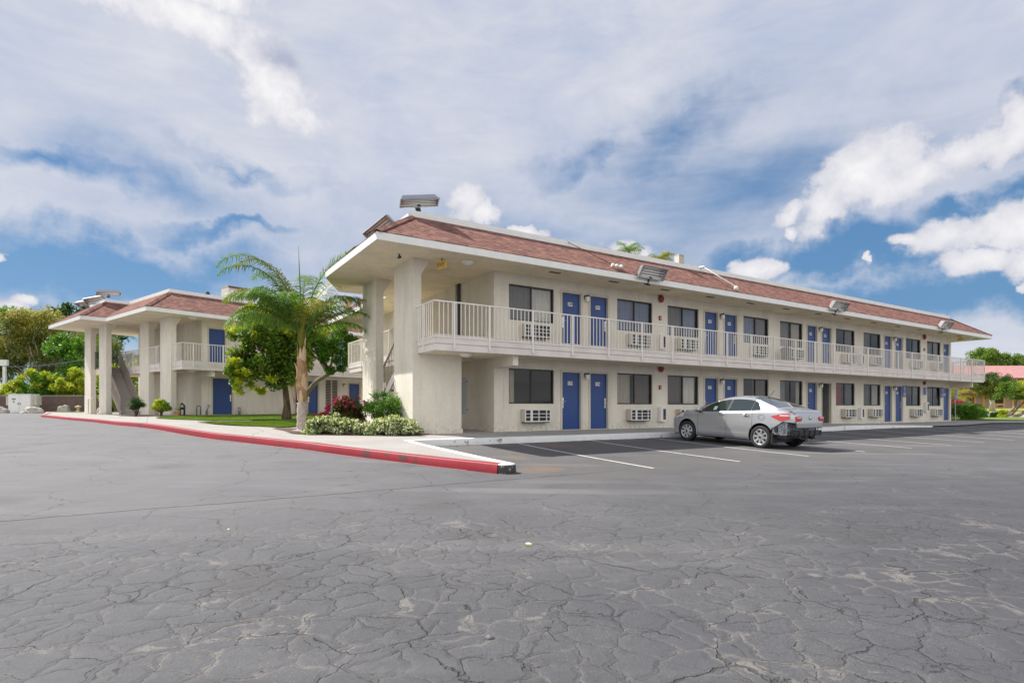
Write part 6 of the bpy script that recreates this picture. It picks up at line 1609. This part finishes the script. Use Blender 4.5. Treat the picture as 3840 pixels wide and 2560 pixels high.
for k in range(12): ob(3+k*7.8, 3.3+k*7.8, -1.5, -1.2, -.6, 5.3, 'column', 'brown_trim')
T = thing('garden_wall', (45.2, 62.5, gz(45, 62)), 0, 'low brown wall behind the golden palm, across the far lawn', 'wall')
m = MB(); m.box(-2, 5.2, 0, .25, 0, 1.45); m.build('panel', 'brown_trim', T); m = MB(); m.box(-2.05, 5.25, -.04, .29, 1.45, 1.55); m.build('coping', 'stair_brown', T)
T = thing('garden_shed', (44.5, 66, gz(44, 66)), 0, 'ochre shed with low pink roof peeking past the near block end', 'shed')
m = MB(); m.box(-1.5, 3, 0, 3, 0, 2.3); m.build('wall', 'ochre_wall', T); m = MB(); m.hexa([(-2, -.6, 2.3), (3.6, -.6, 2.3), (3.6, 3.6, 2.3), (-2, 3.6, 2.3), (.3, 1.4, 3.3), (1.3, 1.4, 3.3), (1.3, 1.6, 3.3), (.3, 1.6, 3.3)]); m.build('roof', 'pink_roof', T)

# small litter on the lot and by the curb
gl = random.Random(12)
def scatter(name, label, n, area, size, mat, seed, cat='litter'):
    g = np.random.default_rng(seed); P = []
    for _ in range(n):
        u, v = g.uniform(area[0], area[1]), g.normal(area[2], area[3]); x, y, _z = FR.w(u, v); P.append((x, y, gz(x, y)+.012))
    c = np.array(P); a = rv(g, n); a[:, 2] *= .3; b = rv(g, n); b[:, 2] *= .3; s = size*(.5+g.random((n, 1)))
    o = quads(name, c, a*s, b*s*.6, mat, None, P[0]); tag(o, label, cat, None, 'stuff')
scatter('fallen_leaves', 'dry reddish leaves gathered at the foot of the white curb', 90, (10.2, 11.4), 13.15, .03, .025, 'leaf_red', 5) if False else None
for (ua, ub, vc, n, lab) in ((11.2, 12.0, 13.18, 70, 'dry reddish leaves at the foot of the white curb between the first bay lines'), (13.4, 14.2, 13.15, 60, 'dry reddish leaves at the foot of the white curb near the car nose'), (6.4, 7.0, 13.1, 26, 'few red leaves in the corner of the white curb')):
    scatter('fallen_leaves', lab, n, (ua, ub, vc, .07), .028, 'leaf_red', n)
def pebble(x, y, s, mat, lab, cat, nm='pebble', seed=1):
    bm = bmesh.new(); bmesh.ops.create_icosphere(bm, subdivisions=1, radius=s)
    for v in bm.verts: v.co.z *= .5; v.co *= 1+.3*math.sin(v.co.x*300+seed)
    me = bpy.data.meshes.new(nm); bm.to_mesh(me); bm.free(); me.materials.append(MATS[mat]); o = bpy.data.objects.new(nm, me); C.objects.link(o); o.location = (x, y, gz(x, y)+s*.35)
    tag(o, lab, cat)
    return o
pebble(.145, 5.0, .028, 'jasmine', 'pale crumpled leaf lying on the asphalt below the curb tip', 'leaf', 'dry_leaf')
pebble(-2.75, 5.55, .014, 'jasmine', 'tiny pale leaf scrap on the asphalt at left', 'leaf', 'dry_leaf', 3)
pebble(-.12, 3.0, .022, 'panel_grey', 'flat dark chip of asphalt near the bottom of the picture', 'stone', 'asphalt_chip', 2)
# ------------------------------------------------------------------ camera, sun, sky
cam = bpy.data.cameras.new('camera'); co = bpy.data.objects.new('camera', cam); C.objects.link(co)
co.location = (0, 0, CAMZ); co.rotation_euler = (R(90), 0, 0)
cam.sensor_width = 36; cam.lens = 1313/2352*36; cam.shift_y = (938-784)/2352
cam.clip_start = .05; cam.clip_end = 4000
bpy.context.scene.camera = co

sd = Vector((FR.c*-.445 - FR.s*.72, FR.s*-.445 + FR.c*.72, 1.0)).normalized()   # toward the sun
el = math.asin(sd.z); az = math.atan2(sd.x, sd.y)
sun = bpy.data.lights.new('sun', 'SUN'); sun.energy = 4.6; sun.angle = R(.5); sun.color = (1, .955, .88)
so = bpy.data.objects.new('sun', sun); C.objects.link(so); so.rotation_euler = sd.to_track_quat('Z', 'Y').to_euler(); so.location = (0, 0, 60)

w = bpy.data.worlds.new('World'); bpy.context.scene.world = w; w.use_nodes = True
nt = w.node_tree; nt.nodes.clear()
out = N(nt, 'ShaderNodeOutputWorld'); bg = N(nt, 'ShaderNodeBackground'); lk(nt, bg.outputs[0], out.inputs[0])
sky = N(nt, 'ShaderNodeTexSky', sky_type='NISHITA'); sky.sun_disc = False; sky.sun_elevation = el; sky.sun_rotation = az
sky.air_density = 1.0; sky.dust_density = .4; sky.ozone_density = 2.5
SK = .10; bg.inputs[1].default_value = SK
tc = N(nt, 'ShaderNodeTexCoord').outputs['Generated']
sp = N(nt, 'ShaderNodeSeparateXYZ'); lk(nt, tc, sp.inputs[0])
A = mth(nt, 'MULTIPLY', mth(nt, 'ARCTAN2', sp.outputs[0], sp.outputs[1]), 180/math.pi)
E_ = mth(nt, 'MULTIPLY', mth(nt, 'ARCSINE', sp.outputs[2]), 180/math.pi)
cb_ = N(nt, 'ShaderNodeCombineXYZ'); lk(nt, A, cb_.inputs[0]); lk(nt, E_, cb_.inputs[1]); AE = cb_.outputs[0]
# cloud-plane coordinates for streaky noise
den = mth(nt, 'ADD', mth(nt, 'ABSOLUTE', sp.outputs[2]), .12)
cp = N(nt, 'ShaderNodeCombineXYZ'); lk(nt, mth(nt, 'DIVIDE', sp.outputs[0], den), cp.inputs[0]); lk(nt, mth(nt, 'DIVIDE', sp.outputs[1], den), cp.inputs[1])
def wn(vec, scale, detail, rough, dist=0, off=(0, 0, 0), sc=(1, 1, 1), rot=0):
    mp = N(nt, 'ShaderNodeMapping'); mp.inputs['Location'].default_value = off; mp.inputs['Scale'].default_value = sc; mp.inputs['Rotation'].default_value = (0, 0, R(rot)); lk(nt, vec, mp.inputs[0])
    return noise(nt, mp.outputs[0], scale, detail, rough, dist)
# warp for blob edges
nz = N(nt, 'ShaderNodeTexNoise'); nz.inputs['Scale'].default_value = .11; nz.inputs['Detail'].default_value = 5; nz.inputs['Roughness'].default_value = .6; lk(nt, AE, nz.inputs['Vector'])
wsub = N(nt, 'ShaderNodeVectorMath', operation='SUBTRACT'); lk(nt, nz.outputs['Color'], wsub.inputs[0]); wsub.inputs[1].default_value = (.5, .5, .5)
def warped(amt):
    n = N(nt, 'ShaderNodeVectorMath', operation='MULTIPLY_ADD'); lk(nt, wsub.outputs[0], n.inputs[0]); n.inputs[1].default_value = (amt, amt*.7, 0); lk(nt, AE, n.inputs[2]); return n.outputs[0]
WS, WL_ = warped(8), warped(16)
def blob(vec, px, py, rx, ry, rot=0, k=1.0):
    """px,py: place in the sky given as degrees of azimuth and elevation after conversion"""
    a = math.atan((px-1176)/1313); e = math.atan((938-py)/1313*math.cos(a))
    sx = rx/1313*math.cos(a)**2*57.3; sy = ry/1313*math.cos(a)*math.cos(e)**2*57.3
    mp = N(nt, 'ShaderNodeMapping', vector_type='TEXTURE'); lk(nt, vec, mp.inputs[0])
    mp.inputs['Location'].default_value = (round(math.degrees(a), 2), round(math.degrees(e), 2), 0)
    mp.inputs['Rotation'].default_value = (0, 0, R(rot)); mp.inputs['Scale'].default_value = (sx, sy, 1)
    ln = N(nt, 'ShaderNodeVectorMath', operation='LENGTH'); lk(nt, mp.outputs[0], ln.inputs[0])
    return mth(nt, 'MULTIPLY', mth(nt, 'SUBTRACT', 1.0, ln.outputs['Value'], clamp=False), k)
def union(vec, lst):
    r = None
    for q in lst:
        b = blob(vec, *q); r = b if r is None else mth(nt, 'MAXIMUM', r, b)
    return r
# gaps of blue in the thin high veil
gaps = union(WL_, [(160, 368, 230, 40, 0, .66), (370, 400, 220, 66, -14, .45), (570, 368, 160, 26, -10, .45), (560, 520, 230, 24, 3, .8), (260, 620, 560, 100, 3, 1.5), (150, 760, 520, 100, 0, 1.2), (500, 525, 200, 34, 4, .7),
    (1350, 352, 170, 52, 14, .62), (1560, 300, 280, 90, 8, .42), (1750, 430, 560, 170, 6, .42), (1240, 580, 520, 110, 0, .42), (2270, 260, 190, 55, 22, 1.0), (2230, 455, 210, 45, 8, 1.0), (1950, 590, 430, 85, 3, 1.5), (2200, 700, 620, 80, 0, 1.3),
    (2330, 380, 90, 60, 0, .8)])
vn1 = wn(AE, .05, 7, .5, .6, (3, 1, 0), (1, 3.2, 1), -8); vn2 = wn(AE, .14, 6, .6, .8, (9, 4, 0), (1, 4.2, 1), -6)
gsum = mth(nt, 'ADD', gaps, mth(nt, 'MULTIPLY', mth(nt, 'SUBTRACT', vn1, .5), 1.15)); gsum = mth(nt, 'ADD', gsum, mth(nt, 'MULTIPLY', mth(nt, 'SUBTRACT', vn2, .5), .55))
gap = mrange(nt, gsum, -.30, .85)
# beyond the picture the veil is broken by noise alone
far = mrange(nt, wn(cp.outputs[0], 1.1, 6, .6, .5), .42, .62)
side = mrange(nt, mth(nt, 'ABSOLUTE', A), 50, 75)
gap = mth(nt, 'ADD', mth(nt, 'MULTIPLY', gap, mth(nt, 'SUBTRACT', 1.0, side)), mth(nt, 'MULTIPLY', far, side))
over = mrange(nt, E_, 40, 62)
veil = mth(nt, 'MULTIPLY', mth(nt, 'MULTIPLY', mth(nt, 'SUBTRACT', 1.0, gap), .93), mth(nt, 'SUBTRACT', 1.0, mth(nt, 'MULTIPLY', over, .7)))
vc = ramp(nt, mth(nt, 'ADD', mth(nt, 'MULTIPLY', wn(AE, .07, 6, .6, .4, (7, 2, 0), (1, 1.6, 1)), .7), mth(nt, 'MULTIPLY', vn2, .3)), [(.33, (.33, .37, .475)), (.5, (.415, .435, .50)), (.66, (.49, .495, .535))])
# cumulus
soft = union(WL_, [(330, 10, 190, 90, -20), (450, 70, 200, 105, -25), (600, 110, 180, 110, -10), (590, 180, 150, 90, -30), (660, 220, 100, 80, -40), (500, 0, 150, 60, 0)])
cum = union(WS, [(2000, 400, 190, 95, 25), (1900, 480, 120, 60, 20), (2190, 340, 160, 60, 22), (2310, 280, 90, 70, 30), (1800, 505, 60, 24, 20), (1800, 540, 30, 20, 0), (2110, 400, 160, 60, 20),
    (2190, 540, 170, 62, 8), (2320, 520, 100, 90, 20), (2220, 600, 120, 45, -4), (2070, 560, 50, 22, 0), (2340, 600, 90, 70, 0), (1740, 628, 50, 36, 0), (1700, 640, 40, 14, 0), (2008, 612, 14, 14, 0), (1060, 475, 50, 52, -10), (1100, 500, 60, 30, -10),
    (1435, 575, 75, 34, -6), (1210, 535, 45, 14, -5), (10, 585, 26, 14, 0), (20, 705, 60, 30, 0), (2345, 672, 22, 20, 0), (60, 690, 60, 20, 0)])
cn = wn(AE, .22, 8, .62, .3, (2, 5, 0), (1, 1.25, 1)); cn2 = wn(AE, .8, 6, .65, .2, (4, 8, 0))
ss = mth(nt, 'ADD', soft, mth(nt, 'MULTIPLY', mth(nt, 'SUBTRACT', cn, .5), 1.3)); ss = mth(nt, 'ADD', ss, mth(nt, 'MULTIPLY', mth(nt, 'SUBTRACT', cn2, .5), .5))
cs = mth(nt, 'ADD', cum, mth(nt, 'MULTIPLY', mth(nt, 'SUBTRACT', cn, .5), 1.15)); cs = mth(nt, 'ADD', cs, mth(nt, 'MULTIPLY', mth(nt, 'SUBTRACT', cn2, .5), .5))
cmask = mth(nt, 'MAXIMUM', mrange(nt, cs, .02, .40), mrange(nt, ss, .0, .75))
cs = mth(nt, 'MAXIMUM', cs, ss)
shade = mth(nt, 'MAXIMUM', union(WS, [(640, 122, 85, 48, 0, .55), (540, 155, 60, 26, -20, .3)]), 0.0)
ctone = mth(nt, 'SUBTRACT', mth(nt, 'ADD', mth(nt, 'MULTIPLY', cs, .35), mth(nt, 'MULTIPLY', wn(AE, .35, 6, .6, .2, (1, 1.2, 0)), .55)), mth(nt, 'MULTIPLY', shade, .9))
cc = ramp(nt, ctone, [(.10, (.30, .325, .41)), (.30, (.40, .41, .465)), (.46, (.50, .50, .535)), (.70, (.61, .61, .615))])
# clear sky, tinted deeper toward what the lens recorded
blue = ramp(nt, mth(nt, 'DIVIDE', E_, 60, clamp=True), [(0.0, (.17, .31, .44)), (.13, (.066, .18, .345)), (.4, (.055, .15, .31)), (1., (.04, .11, .27))])
skc = mixc(nt, 1.0, sky.outputs[0], (.075, .075, .075), 'MULTIPLY')
clear = mixc(nt, .75, skc, blue)
col = mixc(nt, veil, clear, vc)
col = mixc(nt, cmask, col, cc)
# bright cloud added to the unseen sky behind the camera, to fill shaded walls
fill_bank = mth(nt, 'MULTIPLY', mrange(nt, mth(nt, 'ABSOLUTE', A), 72, 110), mth(nt, 'MULTIPLY', mrange(nt, E_, 62, 38), mrange(nt, wn(cp.outputs[0], .9, 5, .55, .4, (5, 2, 0)), .36, .50, .55, 1.0)))
col = mixc(nt, fill_bank, col, (.90, .895, .885))
col = mixc(nt, 1.0, col, (1/SK, 1/SK, 1/SK), 'MULTIPLY')
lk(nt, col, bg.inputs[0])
sc = bpy.context.scene
sc.view_settings.view_transform = 'Standard'; sc.view_settings.look = 'None'; sc.view_settings.gamma = 1; sc.view_settings.use_curve_mapping = False
sc.view_settings.exposure = 0.62
sc.cycles.max_bounces = 6; sc.cycles.transparent_max_bounces = 12
sc.render.resolution_x = 1024; sc.render.resolution_y = 682
